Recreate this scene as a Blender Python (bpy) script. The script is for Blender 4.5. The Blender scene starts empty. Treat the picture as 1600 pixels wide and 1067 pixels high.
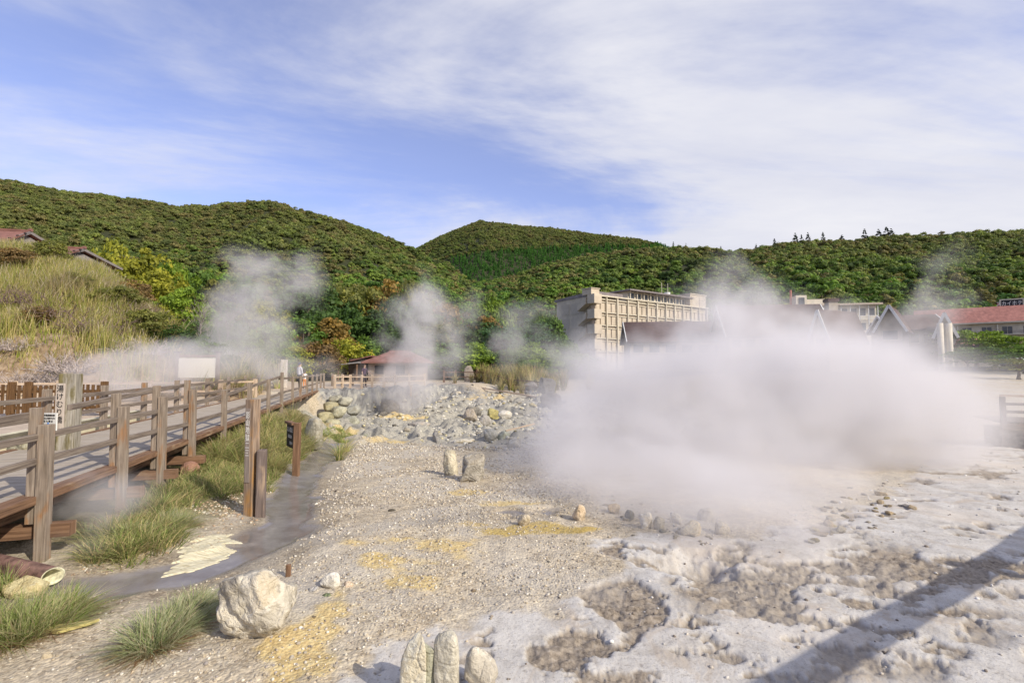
import bpy, bmesh, math, random
import numpy as np
from mathutils import Vector, Matrix
from mathutils.bvhtree import BVHTree
R = math.radians
sc = bpy.context.scene
col = sc.collection
random.seed(7)
rng = np.random.default_rng(7)

# ------------------------------------------------------------------ camera
EYE = 2.3
PITCH = math.atan(38.5/750)
cam_d = bpy.data.cameras.new("camera")
cam = bpy.data.objects.new("camera", cam_d); col.objects.link(cam)
cam.location = (0, 0, EYE)
cam.rotation_euler = (R(90)+PITCH, 0, 0)
cam_d.sensor_width = 36
cam_d.lens = 36*750/1600
cam_d.clip_end = 6000
cam_d.clip_start = 0.05
sc.camera = cam

# ------------------------------------------------------------------ light
SUN_AZ = Vector((0.80, -0.60, 0)).normalized()
SUN_EL = R(33)
sun_dir = Vector((SUN_AZ.x*math.cos(SUN_EL), SUN_AZ.y*math.cos(SUN_EL), math.sin(SUN_EL)))
sd = bpy.data.lights.new("sun", 'SUN'); sd.energy = 4.6; sd.angle = R(0.6); sd.color = (1.0, 0.91, 0.77)
sun = bpy.data.objects.new("sun", sd); col.objects.link(sun)
sun.rotation_euler = sun_dir.to_track_quat('Z', 'Y').to_euler()
sun.location = (20, -20, 30)

W = bpy.data.worlds.new("World"); sc.world = W; W.use_nodes = True
nt = W.node_tree; nt.nodes.clear()
def N(tree, typ, **kw):
    n = tree.nodes.new(typ)
    for k, v in kw.items(): setattr(n, k, v)
    return n
def L(tree, a, b): tree.links.new(a, b)
def math_n(t, op, a, b=None, c=None, clamp=False):
    n = t.nodes.new('ShaderNodeMath'); n.operation = op; n.use_clamp = clamp
    for i, v in enumerate((a, b, c)):
        if v is None: continue
        if isinstance(v, (int, float)): n.inputs[i].default_value = v
        else: t.links.new(v, n.inputs[i])
    return n.outputs[0]
def vmath(t, op, a, b=None):
    n = t.nodes.new('ShaderNodeVectorMath'); n.operation = op
    for i, v in enumerate((a, b)):
        if v is None: continue
        if isinstance(v, tuple): n.inputs[i].default_value = v
        else: t.links.new(v, n.inputs[i])
    return n.outputs['Value'] if op in ('LENGTH', 'DOT_PRODUCT') else n.outputs[0]
def noise(t, vec, scale, detail=4, rough=0.55, dist=0.0, out='Fac'):
    n = t.nodes.new('ShaderNodeTexNoise'); n.inputs['Scale'].default_value = scale
    n.inputs['Detail'].default_value = detail; n.inputs['Roughness'].default_value = rough
    n.inputs['Distortion'].default_value = dist
    if vec is not None: t.links.new(vec, n.inputs['Vector'])
    return n.outputs[out]
def ramp(t, fac, stops, interp='LINEAR'):
    n = t.nodes.new('ShaderNodeValToRGB'); n.color_ramp.interpolation = interp
    e = n.color_ramp.elements
    while len(e) < len(stops): e.new(0.5)
    for i, (p, c) in enumerate(stops):
        e[i].position = p
        e[i].color = (c, c, c, 1) if isinstance(c, (int, float)) else (*c, 1)
    t.links.new(fac, n.inputs[0])
    return n.outputs[0]
def mixc(t, fac, a, b, mode='MIX'):
    n = t.nodes.new('ShaderNodeMix'); n.data_type = 'RGBA'; n.blend_type = mode
    for s, v in ((0, fac), (6, a), (7, b)):
        if isinstance(v, (int, float)): n.inputs[s].default_value = v
        elif isinstance(v, tuple): n.inputs[s].default_value = (*v, 1)
        else: t.links.new(v, n.inputs[s])
    return n.outputs[2]
def maprange(t, v, a, b, c=0.0, d=1.0, smooth=True):
    n = t.nodes.new('ShaderNodeMapRange'); n.interpolation_type = 'SMOOTHSTEP' if smooth else 'LINEAR'
    n.inputs[1].default_value = a; n.inputs[2].default_value = b
    n.inputs[3].default_value = c; n.inputs[4].default_value = d
    t.links.new(v, n.inputs[0])
    return n.outputs[0]

sky = N(nt, 'ShaderNodeTexSky'); sky.sky_type = 'NISHITA'; sky.sun_disc = False
sky.sun_elevation = SUN_EL
sky.sun_rotation = math.atan2(SUN_AZ.x, SUN_AZ.y)
sky.air_density = 1.0; sky.dust_density = 0.6; sky.ozone_density = 2.6
tc = N(nt, 'ShaderNodeTexCoord')
sep = N(nt, 'ShaderNodeSeparateXYZ'); L(nt, tc.outputs['Generated'], sep.inputs[0])
zz = math_n(nt, 'MAXIMUM', math_n(nt, 'ADD', sep.outputs[2], 0.10), 0.04)
cu = math_n(nt, 'DIVIDE', sep.outputs[0], zz); cv = math_n(nt, 'DIVIDE', sep.outputs[1], zz)
cb = N(nt, 'ShaderNodeCombineXYZ'); L(nt, cu, cb.inputs[0]); L(nt, cv, cb.inputs[1])
mp = N(nt, 'ShaderNodeMapping'); mp.inputs['Rotation'].default_value = (0, 0, R(42)); mp.inputs['Scale'].default_value = (0.34, 1.0, 1)
L(nt, cb.outputs[0], mp.inputs[0])
n1 = noise(nt, mp.outputs[0], 0.9, 9, 0.58, 0.5)
mp2 = N(nt, 'ShaderNodeMapping'); mp2.inputs['Rotation'].default_value = (0, 0, R(-12)); mp2.inputs['Scale'].default_value = (0.55, 1.1, 1); mp2.inputs['Location'].default_value = (3.1, 1.7, 0)
L(nt, cb.outputs[0], mp2.inputs[0])
n2 = noise(nt, mp2.outputs[0], 0.62, 8, 0.6, 0.8)
# the sheet of cloud covers the east half of the sky and thins out to the west
bias = maprange(nt, sep.outputs[0], -0.45, 0.42, -0.16, 0.30)
hz = maprange(nt, sep.outputs[2], 0.02, 0.42, 0.06, -0.03)
tot = math_n(nt, 'ADD', math_n(nt, 'SUBTRACT', math_n(nt, 'ADD', math_n(nt, 'MULTIPLY', n1, 1.5), math_n(nt, 'MULTIPLY', n2, 1.5)), 0.90), math_n(nt, 'ADD', bias, hz))
cm = maprange(nt, tot, 0.40, 0.90)
cshade = ramp(nt, noise(nt, mp2.outputs[0], 1.6, 5, 0.6), [(0.3, (0.80, 0.82, 0.95)), (0.7, (0.97, 0.97, 1.03))])
skyt = mixc(nt, 1.0, sky.outputs[0], (2.05, 1.75, 2.15), 'MULTIPLY')
sk = N(nt, 'ShaderNodeVectorMath', operation='SCALE'); L(nt, skyt, sk.inputs[0]); sk.inputs['Scale'].default_value = 1.0
cl = N(nt, 'ShaderNodeVectorMath', operation='SCALE'); L(nt, cshade, cl.inputs[0]); cl.inputs['Scale'].default_value = 8.9
thin = mixc(nt, 0.13, sk.outputs[0], cl.outputs[0])
skc = mixc(nt, cm, thin, cl.outputs[0])
bg = N(nt, 'ShaderNodeBackground'); bg.inputs[1].default_value = 0.10
L(nt, skc, bg.inputs[0])
wo = N(nt, 'ShaderNodeOutputWorld'); L(nt, bg.outputs[0], wo.inputs[0])

sc.view_settings.view_transform = 'Standard'; sc.view_settings.look = 'None'
sc.view_settings.exposure = 0.0; sc.view_settings.gamma = 1.0; sc.view_settings.use_curve_mapping = False
sc.render.engine = 'CYCLES'
cy = sc.cycles
cy.max_bounces = 6; cy.diffuse_bounces = 3; cy.glossy_bounces = 2; cy.transmission_bounces = 2
cy.transparent_max_bounces = 12; cy.volume_bounces = 3
cy.volume_step_rate = 0.35; cy.volume_max_steps = 128
cy.use_denoising = True
cy.caustics_reflective = False; cy.caustics_refractive = False

# ------------------------------------------------------------------ projection helpers
cp, sp = math.cos(PITCH), math.sin(PITCH)
def P(px, py, y):
    """the point that stands y metres ahead in the direction of photo pixel px, py"""
    u = (px-800)/750; v = (533.5-py)/750
    d = Vector((u, cp - v*sp, sp + v*cp))
    return Vector((0, 0, EYE)) + d*(y/d.y)

# ------------------------------------------------------------------ numpy noise
def _hash(ix, iy, seed):
    h = (ix*374761393 + iy*668265263 + seed*1274126177) & 0xffffffff
    h = ((h ^ (h >> 13))*1274126177) & 0xffffffff
    return ((h ^ (h >> 16)) & 0xffff)/65535.0
def vnoise(x, y, seed=0):
    x = np.asarray(x, float); y = np.asarray(y, float)
    ix = np.floor(x).astype(np.int64); iy = np.floor(y).astype(np.int64)
    fx = x-ix; fy = y-iy
    fx = fx*fx*(3-2*fx); fy = fy*fy*(3-2*fy)
    a = _hash(ix, iy, seed); b = _hash(ix+1, iy, seed); c = _hash(ix, iy+1, seed); d = _hash(ix+1, iy+1, seed)
    return (a*(1-fx)+b*fx)*(1-fy) + (c*(1-fx)+d*fx)*fy
def fbm(x, y, octv=4, seed=0, gain=0.5):
    s = 0; a = 1; tot = 0
    for k in range(octv):
        ca = math.cos(.5+k*.9); sa = math.sin(.5+k*.9); q = 1.93**k
        s = s + a*vnoise((x*ca-y*sa)*q+k*17.3, (x*sa+y*ca)*q-k*9.1, seed+k); tot += a; a *= gain
    return s/tot
def ss(a, b, x):
    t = np.clip((x-a)/(b-a), 0, 1); return t*t*(3-2*t)

# ------------------------------------------------------------------ terrain
A0 = np.array([-5.4, 5.5]); TD = np.array([-0.259, 0.966]); ND = np.array([0.966, 0.259])
def AS(a, s, z=0.0):
    p = A0 + TD*a + ND*s
    return Vector((p[0], p[1], z))
DECK = 0.84
edge = [tuple(A0+TD*a+ND*(-1.9)) for a in (-14, 0, 12, 20)] + [(-11.6, 26.8), (-10.6, 30.4), (-8.8, 31.6), (-7.2, 34.6), (-5.0, 39), (-1.5, 45), (6, 51), (20, 56), (60, 62)]
edge = np.array(edge)
def sdist(x, y, pl):
    best = np.full(np.shape(x), 1e9); sg = np.zeros(np.shape(x))
    for i in range(len(pl)-1):
        p, q = pl[i], pl[i+1]; d = q-p; l2 = d@d
        t = np.clip(((x-p[0])*d[0]+(y-p[1])*d[1])/l2, 0, 1)
        dx = x-(p[0]+t*d[0]); dy = y-(p[1]+t*d[1])
        r = np.hypot(dx, dy); cr = dx*d[1]-dy*d[0]
        m = r < best
        best = np.where(m, r, best); sg = np.where(m, np.sign(cr), sg)
    return best*np.where(sg == 0, 1, sg)
VY = [0, 6, 10, 15, 22, 28, 34, 40, 45, 55, 80, 120, 3000]
VZ = [.05, .08, -.08, -.35, -.75, -1.0, -.72, -.1, .25, .7, 1.4, 1.5, 1.5]
BKU = [-2.2, -1.55, -1.067, -0.987, -0.867, -0.773, -0.667, -0.613, -0.55, -0.45, -0.30]
BKZ = [11.0, 11.6, 9.2, 8.8, 7.9, 5.3, 2.5, 1.4, 0.7, 0.1, 0.0]
def R_ridge(tab, u):
    xs = [(p-800)/750 for p, _ in tab]; ys = [(572-q)/750 for _, q in tab]
    return np.interp(u, xs, ys)
HILLS = [
 (420, 95, [(-900, 330), (-300, 285), (0, 296), (60, 308), (150, 320), (270, 333), (380, 326), (430, 326), (480, 338), (540, 356), (600, 382), (640, 402), (700, 432), (760, 468), (840, 520), (920, 560), (1000, 590)], 1.0),
 (1000, 480, [(400, 560), (560, 470), (640, 394), (690, 368), (750, 344), (790, 350), (860, 356), (930, 366), (1000, 373), (1035, 382), (1060, 392), (1150, 400), (1600, 420), (2200, 430)], 1.0),
 (330, 120, [(560, 590), (640, 510), (700, 462), (740, 444), (800, 437), (860, 416), (930, 402), (1000, 398), (1100, 396), (1150, 400), (1200, 390), (1260, 382), (1340, 380), (1400, 373), (1500, 368), (1600, 365), (1900, 350), (2400, 360)], 1.0),
]
def Hbase(x, y):
    x = np.asarray(x, float); y = np.asarray(y, float)
    r = np.hypot(x, y)
    yy = np.maximum(y, 0)
    V = np.interp(yy, VY, VZ)
    V = V + 0.9*ss(18, 34, x+0.15*y)*ss(14, 30, y)*(1-ss(60, 90, y))
    a = (x-A0[0])*TD[0]+(y-A0[1])*TD[1]; s = (x-A0[0])*ND[0]+(y-A0[1])*ND[1]
    bank = np.interp(a, [-14, -3, 0, 2, 4, 6, 9, 13, 15.5, 17.5, 20], [0.05, .05, .06, .10, .22, .46, .86, 1.2, 1.15, .5, 0.1])
    V = V + bank*(1-ss(-0.4, 2.6, s))*ss(-4, -0.3, s)
    d = sdist(x, y, edge)
    w = np.interp(y, [0, 20, 28, 34, 40, 50], [1.3, 1.3, 1.0, 0.7, 1.6, 4])
    t = ss(-w*0.45, w*0.55, d)
    plat = 0.76 + 0*x
    plat = plat + ss(55, 90, y)*0.7
    Z = plat*(1-t) + V*t
    # grassy hill on the left, behind the walk
    u = x/np.maximum(y, 4)
    bz = np.interp(u, BKU, BKZ)
    Z = Z + bz*(0.35*ss(20.5, 24, y)+0.65*ss(22.5, 33, y))*(1-0.35*ss(38, 66, y))
    # forested hills
    uu = x/np.maximum(y, 60)
    front = (y > 60)
    hz_ = 0
    for D, y0, tab, k in HILLS:
        el = R_ridge(tab, uu)
        top = EYE + el*D - 1.2
        g = ss(y0, D, y)*0.55 + 0.45*np.clip((y-y0)/(D-y0), 0, 1)
        g = np.where(y > D, 1-0.35*ss(D, D*1.8, y), g)
        h = (top-1.5)*g
        rough = (fbm(x/60+3, y/60, 3, 11)-0.5)*18*ss(y0+20, D*0.6, y)*(1-ss(D*0.8, D, y))
        h = h+rough*np.clip(top/60, 0, 1)
        hz_ = np.maximum(hz_, h)
    Z = Z + np.where(front, np.maximum(hz_, 0), 0)
    return Z

def G(px, py, y0=1.5, y1=140):
    """where the ground shows at photo pixel px, py"""
    ys = np.exp(np.linspace(math.log(y0), math.log(y1), 1500))
    u = (px-800)/750; v = (533.5-py)/750
    dy = cp-v*sp; x = u/dy*ys; z = EYE+(sp+v*cp)/dy*ys
    h = Hbase(x, ys)
    i = int(np.argmax(z < h)) if (z < h).any() else len(ys)-1
    return Vector((x[i], ys[i], float(h[i])))
def gz(x, y): return float(Hbase(np.array([x]), np.array([y]))[0])
def poly_w(pts): return np.array([tuple(G(a, b))[:2] for a, b in pts])

# ------------------------------------------------------------------ ground masks, all in metres on the ground
def inpoly(x, y, poly, soft=0.3):
    """signed softness: 1 inside, 0 outside"""
    inside = np.zeros(x.shape, bool); best = np.full(x.shape, 1e9)
    n = len(poly)
    for i in range(n):
        p = poly[i]; q = poly[(i+1) % n]
        c = ((p[1] > y) != (q[1] > y)) & (x < (q[0]-p[0])*(y-p[1])/((q[1]-p[1]) or 1e-9)+p[0])
        inside ^= c
        d = q-p; t = np.clip(((x-p[0])*d[0]+(y-p[1])*d[1])/max(d@d, 1e-9), 0, 1)
        best = np.minimum(best, np.hypot(x-(p[0]+t*d[0]), y-(p[1]+t*d[1])))
    sdv = np.where(inside, best, -best)
    return ss(-soft, soft, sdv)
def near_line(x, y, pl, w):
    return 1-ss(w*0.6, w*1.25, np.abs(sdist(x, y, pl)))
def blob(x, y, px, py, rx, ry, rot=0):
    c = G(px, py); dx = x-c.x; dy = y-c.y; ca, sa = math.cos(rot), math.sin(rot)
    return 1-ss(0.35, 1.15, np.hypot((dx*ca+dy*sa)/rx, (-dx*sa+dy*ca)/ry))
STREAM = poly_w([(520, 694), (498, 716), (470, 742), (452, 775), (455, 805), (425, 838), (372, 862), (300, 884), (220, 900), (120, 914), (10, 930)])
CRUST = poly_w([(500, 1110), (690, 1000), (745, 975), (835, 958), (850, 925), (915, 918), (950, 880), (930, 850), (1010, 838), (1190, 850), (1320, 800), (1400, 760), (1500, 690), (1700, 640), (1900, 800), (1900, 1100), (900, 1200)])
BROWN1 = poly_w([(890, 905), (960, 895), (1015, 915), (1065, 950), (1050, 990), (1000, 1015), (960, 985), (910, 950)])
BROWN2 = poly_w([(1080, 880), (1180, 870), (1320, 850), (1460, 860), (1600, 840), (1680, 900), (1600, 1000), (1450, 1067), (1280, 1080), (1240, 1000), (1120, 960), (1070, 920)])
def masks(x, y):
    wx = x + (fbm(x*1.3, y*1.3, 7, 21, .6)-0.5)*1.2; wy = y + (fbm(x*1.3+9, y*1.3, 7, 22, .6)-0.5)*1.2
    f = ss(60, 40, y) if False else 1-ss(40, 60, y)
    crust = inpoly(wx, wy, CRUST, 0.16)*f
    brown = np.maximum(inpoly(wx, wy, BROWN1, 0.10), inpoly(wx, wy, BROWN2, 0.5)*ss(0.44, 0.53, fbm(x*1.1+4, y*1.7, 7, 31, .62)))
    brown = np.maximum(brown, blob(wx, wy, 1088, 884, .55, .30)); brown = np.maximum(brown, blob(wx, wy, 1000, 862, .5, .12))
    brown = np.maximum(brown, 0.9*crust*ss(0.54, 0.64, fbm(x*1.5+4, y*2.2, 7, 37, .62)))
    sul = 0
    for a in [(600, 890, .42, .30), (560, 915, .3, .2), (500, 990, .55, .30), (430, 1010, .3, .15), (790, 820, .9, .16), (900, 824, .55, .14), (770, 835, .6, .2), (660, 900, .4, .2),
              (700, 862, .8, .25), (790, 790, .5, .15), (545, 960, .5, .25), (600, 845, .6, .2), (620, 655, 2.0, 1.0), (600, 690, 1.0, .5), (530, 678, 1.0, 1.0), (600, 630, 1.4, 1.4), (760, 620, 2, 2), (730, 770, .5, .3), (480, 1040, .4, .2), (35, 572, 3.5, 1.6), (10, 560, 3, 1.5)]:
        sul = np.maximum(sul, blob(wx, wy, a[0], a[1], a[2]*1.15, a[3]*1.6))
    sul = sul*(.25+1.3*ss(.35, .65, fbm(x*2.3+3, y*3.1, 5, 27)))
    och = np.maximum(blob(wx, wy, 800, 828, .85, .26), blob(wx, wy, 890, 824, .60, .30))
    och = np.maximum(och, blob(wx, wy, 600, 885, .25, .14)*0.6)
    wet = near_line(x+(fbm(x*2, y*2, 3, 5)-.5)*.35, y, STREAM, 0.40)
    wet = np.maximum(wet, blob(x, y, 432, 825, .72, .75))
    wet = np.maximum(wet, blob(wx, wy, 455, 775, .5, 1.2))
    wet = np.maximum(wet, blob(wx, wy, 785, 803, .35, .14)*.8)
    wet = np.maximum(wet, blob(wx, wy, 850, 800, .4, .12)*.7)
    wet2 = np.maximum(near_line(wx, wy, STREAM, 0.85), blob(wx, wy, 730, 810, 1.3, .5)*.6)
    a = (x-A0[0])*TD[0]+(y-A0[1])*TD[1]; s = (x-A0[0])*ND[0]+(y-A0[1])*ND[1]
    soil = (1-ss(0.6, 2.2, s+(fbm(x, y, 3, 41)-.5)*1.2))*ss(-1.0, 2.0, a)*(1-ss(14, 18, a))*ss(-3.0, -2.2, s)
    bankg = ss(15.8, 19, y+0.1*np.minimum(x+20, 0))*ss(-0.44, -0.52, x/np.maximum(y, 4)) if False else ss(20.6, 22.0, y)*(1-ss(-0.56, -0.47, x/np.maximum(y, 4)))
    d = sdist(x, y, edge)
    cliff = (1-ss(0.9, 1.8, np.abs(d)))*ss(27, 30, y)*(1-ss(38, 44, y))
    tan = (1-ss(-1.2, -0.4, d))*(1-bankg)*(1-ss(30, 60, y))
    forest = ss(48, 60, y)
    rub = ss(15, 20, y)*(1-ss(36, 44, y))*(1-ss(8, 16, x))*(d > 0.8)
    return dict(crust=crust, brown=brown, sul=sul, och=och, wet=wet, wet2=wet2, soil=soil, bankg=bankg, cliff=cliff, tan=tan, forest=forest, rub=rub)
def Hfine(x, y, m=None):
    if m is None: m = masks(x, y)
    z = Hbase(x, y)
    near = 1-ss(50, 80, y)
    z = z + near*(fbm(x*0.5, y*0.5, 3, 51)-.5)*0.14*(1-m['tan'])
    nr = 1-ss(20, 32, y)
    lump = (fbm(x*3.1, y*3.1, 4, 61)-.5)
    z = z + nr*lump*0.055*(1-m['wet'])*(1-0.6*m['crust']) - 0.05*m['wet'] - 0.02*m['wet2']
    # broken crust: plates of white sinter stand a little over the brown floor
    z = z + nr*0.014*m['crust']*(1-ss(0.40, 0.60, m['brown'])) + nr*m['brown']*(np.abs(fbm(x*4.5, y*7.5, 6, 71, .62)-.5)*0.19-0.038)
    fine = np.abs(fbm(x*9, y*9, 3, 81)-.5)
    z = z + nr*(fine-.12)*0.030*(1-m['wet'])*(1-m['crust'])
    rr = fbm(x*0.9, y*1.1, 4, 91)
    z = z + m['rub']*(ss(.5, .75, rr)*0.35 + (fbm(x*3.4, y*3.4, 4, 93)-.5)*0.30)
    z = z + m['cliff']*(fbm(x*1.6, y*0.8, 4, 95)-.5)*0.9
    z = z + m['bankg']*(fbm(x*0.35, y*0.35, 4, 97)-.5)*1.6*(1-ss(60, 90, y))
    # sunken hole by the main vent
    c = G(1088, 880); hole = 1-ss(0.08, 0.48, np.hypot((x-c.x)*0.8, y-c.y)+(fbm(x*6, y*6, 3, 99)-.5)*.25)
    z = z - hole*0.19
    return z

# ------------------------------------------------------------------ object helpers
def tag(o, label=None, cat=None, group=None, kind=None):
    if label: o['label'] = label
    if cat: o['category'] = cat
    if group: o['group'] = group
    if kind: o['kind'] = kind
    return o
def link(name, me, mat=None, parent=None, loc=None, rot=None):
    o = bpy.data.objects.new(name, me); col.objects.link(o)
    if mat is not None and me is not None and len(me.materials) == 0:
        for m in (mat if isinstance(mat, (list, tuple)) else [mat]): me.materials.append(m)
    if parent: o.parent = parent
    if loc is not None: o.location = loc
    if rot is not None: o.rotation_euler = rot
    return o
def empty(name, loc=(0, 0, 0), rz=0, label=None, cat=None, group=None, kind=None):
    o = bpy.data.objects.new(name, None); col.objects.link(o)
    o.location = loc; o.rotation_euler = (0, 0, rz); o.empty_display_size = 0.2
    return tag(o, label, cat, group, kind)
def np_mesh(name, v, f, smooth=False, attrs=None):
    v = np.asarray(v, np.float32); f = np.asarray(f, np.int32); k = f.shape[1]
    me = bpy.data.meshes.new(name)
    me.vertices.add(len(v)); me.vertices.foreach_set('co', v.ravel())
    me.loops.add(f.size); me.loops.foreach_set('vertex_index', f.ravel())
    me.polygons.add(len(f)); me.polygons.foreach_set('loop_start', np.arange(0, f.size, k, dtype=np.int32))
    me.polygons.foreach_set('loop_total', np.full(len(f), k, np.int32))
    if smooth: me.polygons.foreach_set('use_smooth', np.ones(len(f), bool))
    for nm, (arr, dom) in (attrs or {}).items():
        arr = np.asarray(arr, np.float32)
        if arr.ndim == 1:
            at = me.attributes.new(nm, 'FLOAT', dom); at.data.foreach_set('value', arr)
        else:
            at = me.attributes.new(nm, 'FLOAT_COLOR', dom); at.data.foreach_set('color', arr.ravel())
    me.update(calc_edges=True); me.validate()
    return me
class MB:
    """collects solids; build() links them as one mesh object. uv runs along the grain, in metres"""
    def __init__(s): s.v = []; s.f = []; s.uv = []; s.mi = []
    def quad(s, idx, uv, mi=0): s.f.append(idx); s.uv.append(uv); s.mi.append(mi)
    def hexa(s, c, mi=0, jit=True):
        """c: 8 corners; 0-3 start ring, 4-7 end ring; grain goes start to end"""
        b = len(s.v); s.v += [Vector(p) for p in c]
        Ln = (Vector(c[4])-Vector(c[0])).length; o = random.random()*50; ov = random.random()*50
        per = 0
        for k in range(4):
            k2 = (k+1) % 4; w = (Vector(c[k2])-Vector(c[k])).length
            s.quad([b+k, b+k2, b+4+k2, b+4+k], [(o, ov+per), (o, ov+per+w), (o+Ln, ov+per+w), (o+Ln, ov+per)], mi); per += w
        w = (Vector(c[1])-Vector(c[0])).length; h = (Vector(c[3])-Vector(c[0])).length
        s.quad([b+3, b+2, b+1, b], [(o, ov), (o+.02, ov+w), (o+.02+h*.1, ov+w), (o+h*.1, ov)], mi)
        s.quad([b+4, b+5, b+6, b+7], [(o, ov), (o+.02, ov+w), (o+.02+h*.1, ov+w), (o+h*.1, ov)], mi)
        return s
    def beam(s, p, q, w, h, up=(0, 0, 1), mi=0, w2=None, h2=None, cham=0.0):
        p = Vector(p); q = Vector(q); d = (q-p).normalized(); up = Vector(up)
        if abs(d.dot(up.normalized())) > 0.98: up = Vector((0, 1, 0)) if abs(d.y) < .9 else Vector((1, 0, 0))
        sd_ = d.cross(up).normalized(); u = sd_.cross(d).normalized()
        w2 = w if w2 is None else w2; h2 = h if h2 is None else h2
        c = [p+sd_*a*w/2+u*b*h/2 for a, b in ((-1, -1), (1, -1), (1, 1), (-1, 1))] + [q+sd_*a*w2/2+u*b*h2/2 for a, b in ((-1, -1), (1, -1), (1, 1), (-1, 1))]
        return s.hexa(c, mi)
    def box(s, c, d, rz=0, mi=0, along='x'):
        c = Vector(c); M = Matrix.Rotation(rz, 3, 'Z'); d = Vector(d)/2
        def p(a, b, e): return c+M@Vector((a*d.x, b*d.y, e*d.z))
        if along == 'x': cs = [p(-1, -1, -1), p(-1, 1, -1), p(-1, 1, 1), p(-1, -1, 1), p(1, -1, -1), p(1, 1, -1), p(1, 1, 1), p(1, -1, 1)]
        elif along == 'y': cs = [p(1, -1, -1), p(-1, -1, -1), p(-1, -1, 1), p(1, -1, 1), p(1, 1, -1), p(-1, 1, -1), p(-1, 1, 1), p(1, 1, 1)]
        else: cs = [p(-1, -1, -1), p(1, -1, -1), p(1, 1, -1), p(-1, 1, -1), p(-1, -1, 1), p(1, -1, 1), p(1, 1, 1), p(-1, 1, 1)]
        return s.hexa(cs, mi)
    def tube(s, pts, rad, n=8, mi=0, cap=True, lump=0.0):
        pts = [Vector(p) for p in pts]
        if isinstance(rad, (int, float)): rad = [rad]*len(pts)
        b = len(s.v); o = random.random()*20; Ls = 0
        ref = Vector((0.13, 0.21, 1)).normalized()
        for i, p in enumerate(pts):
            d = (pts[min(i+1, len(pts)-1)]-pts[max(i-1, 0)]).normalized()
            r = ref if abs(d.dot(ref)) < .95 else Vector((1, .2, 0)).normalized()
            a = d.cross(r).normalized(); c = d.cross(a)
            for k in range(n):
                t = 2*math.pi*k/n; rr = rad[i]*(1+lump*random.uniform(-1, 1))
                s.v.append(p+(a*math.cos(t)+c*math.sin(t))*rr)
        for i in range(len(pts)-1):
            l2 = Ls+(pts[i+1]-pts[i]).length
            for k in range(n):
                k2 = (k+1) % n; w = 2*math.pi*rad[i]/n
                s.quad([b+i*n+k, b+i*n+k2, b+(i+1)*n+k2, b+(i+1)*n+k], [(o+Ls, k*w), (o+Ls, (k+1)*w), (o+l2, (k+1)*w), (o+l2, k*w)], mi)
            Ls = l2
        if cap:
            s.quad([b+k for k in range(n)][::-1], [(o+.01*k, .3) for k in range(n)], mi)
            s.quad([b+(len(pts)-1)*n+k for k in range(n)], [(o+.01*k, .3) for k in range(n)], mi)
        return s
    def prism(s, outline, depth_vec, mi=0):
        """outline: list of 3d points (planar); extruded by depth_vec"""
        b = len(s.v); n = len(outline); dv = Vector(depth_vec)
        s.v += [Vector(p) for p in outline]+[Vector(p)+dv for p in outline]
        s.quad(list(range(b, b+n)), [(p[0]+p[1]*.3, p[2]) for p in outline], mi)
        s.quad(list(range(b+n, b+2*n))[::-1], [(p[0]+p[1]*.3, p[2]) for p in outline][::-1], mi)
        for k in range(n):
            k2 = (k+1) % n
            s.quad([b+k2, b+k, b+n+k, b+n+k2], [(0, 0), (.3, 0), (.3, .3), (0, .3)], mi)
        return s
    def build(s, name, mat, parent=None, loc=None, smooth=False, bevel=0.0, world=False, rot=None):
        vs = s.v
        off = Vector((0, 0, 0))
        if loc is not None and not world: off = Vector((0, 0, 0))
        me = bpy.data.meshes.new(name)
        me.from_pydata([tuple(v) for v in vs], [], s.f)
        uvl = me.uv_layers.new(name='uv')
        flat = [c for face in s.uv for t in face for c in t]
        uvl.data.foreach_set('uv', flat)
        for m in (mat if isinstance(mat, (list, tuple)) else [mat]): me.materials.append(m)
        if any(s.mi): me.polygons.foreach_set('material_index', s.mi)
        if smooth: me.polygons.foreach_set('use_smooth', [True]*len(s.f))
        bm = bmesh.new(); bm.from_mesh(me); bmesh.ops.recalc_face_normals(bm, faces=bm.faces); bm.to_mesh(me); bm.free()
        me.update()
        o = link(name, me, None, parent, loc, rot)
        if bevel > 0:
            md = o.modifiers.new('bevel', 'BEVEL'); md.width = bevel; md.segments = 2; md.limit_method = 'ANGLE'; md.angle_limit = R(40)
        return o
def copy_tree(o, loc=None, rz=None, scale=None, label=None, parent=None, color=None):
    c = o.copy(); col.objects.link(c)
    if parent: c.parent = parent
    if loc is not None: c.location = loc
    if rz is not None: c.rotation_euler.z = rz
    if scale is not None: c.scale = scale if hasattr(scale, '__len__') else (scale,)*3
    if label: c['label'] = label
    if color: c.color = color
    for ch in o.children:
        copy_tree(ch, parent=c, color=color)
    return c

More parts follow.
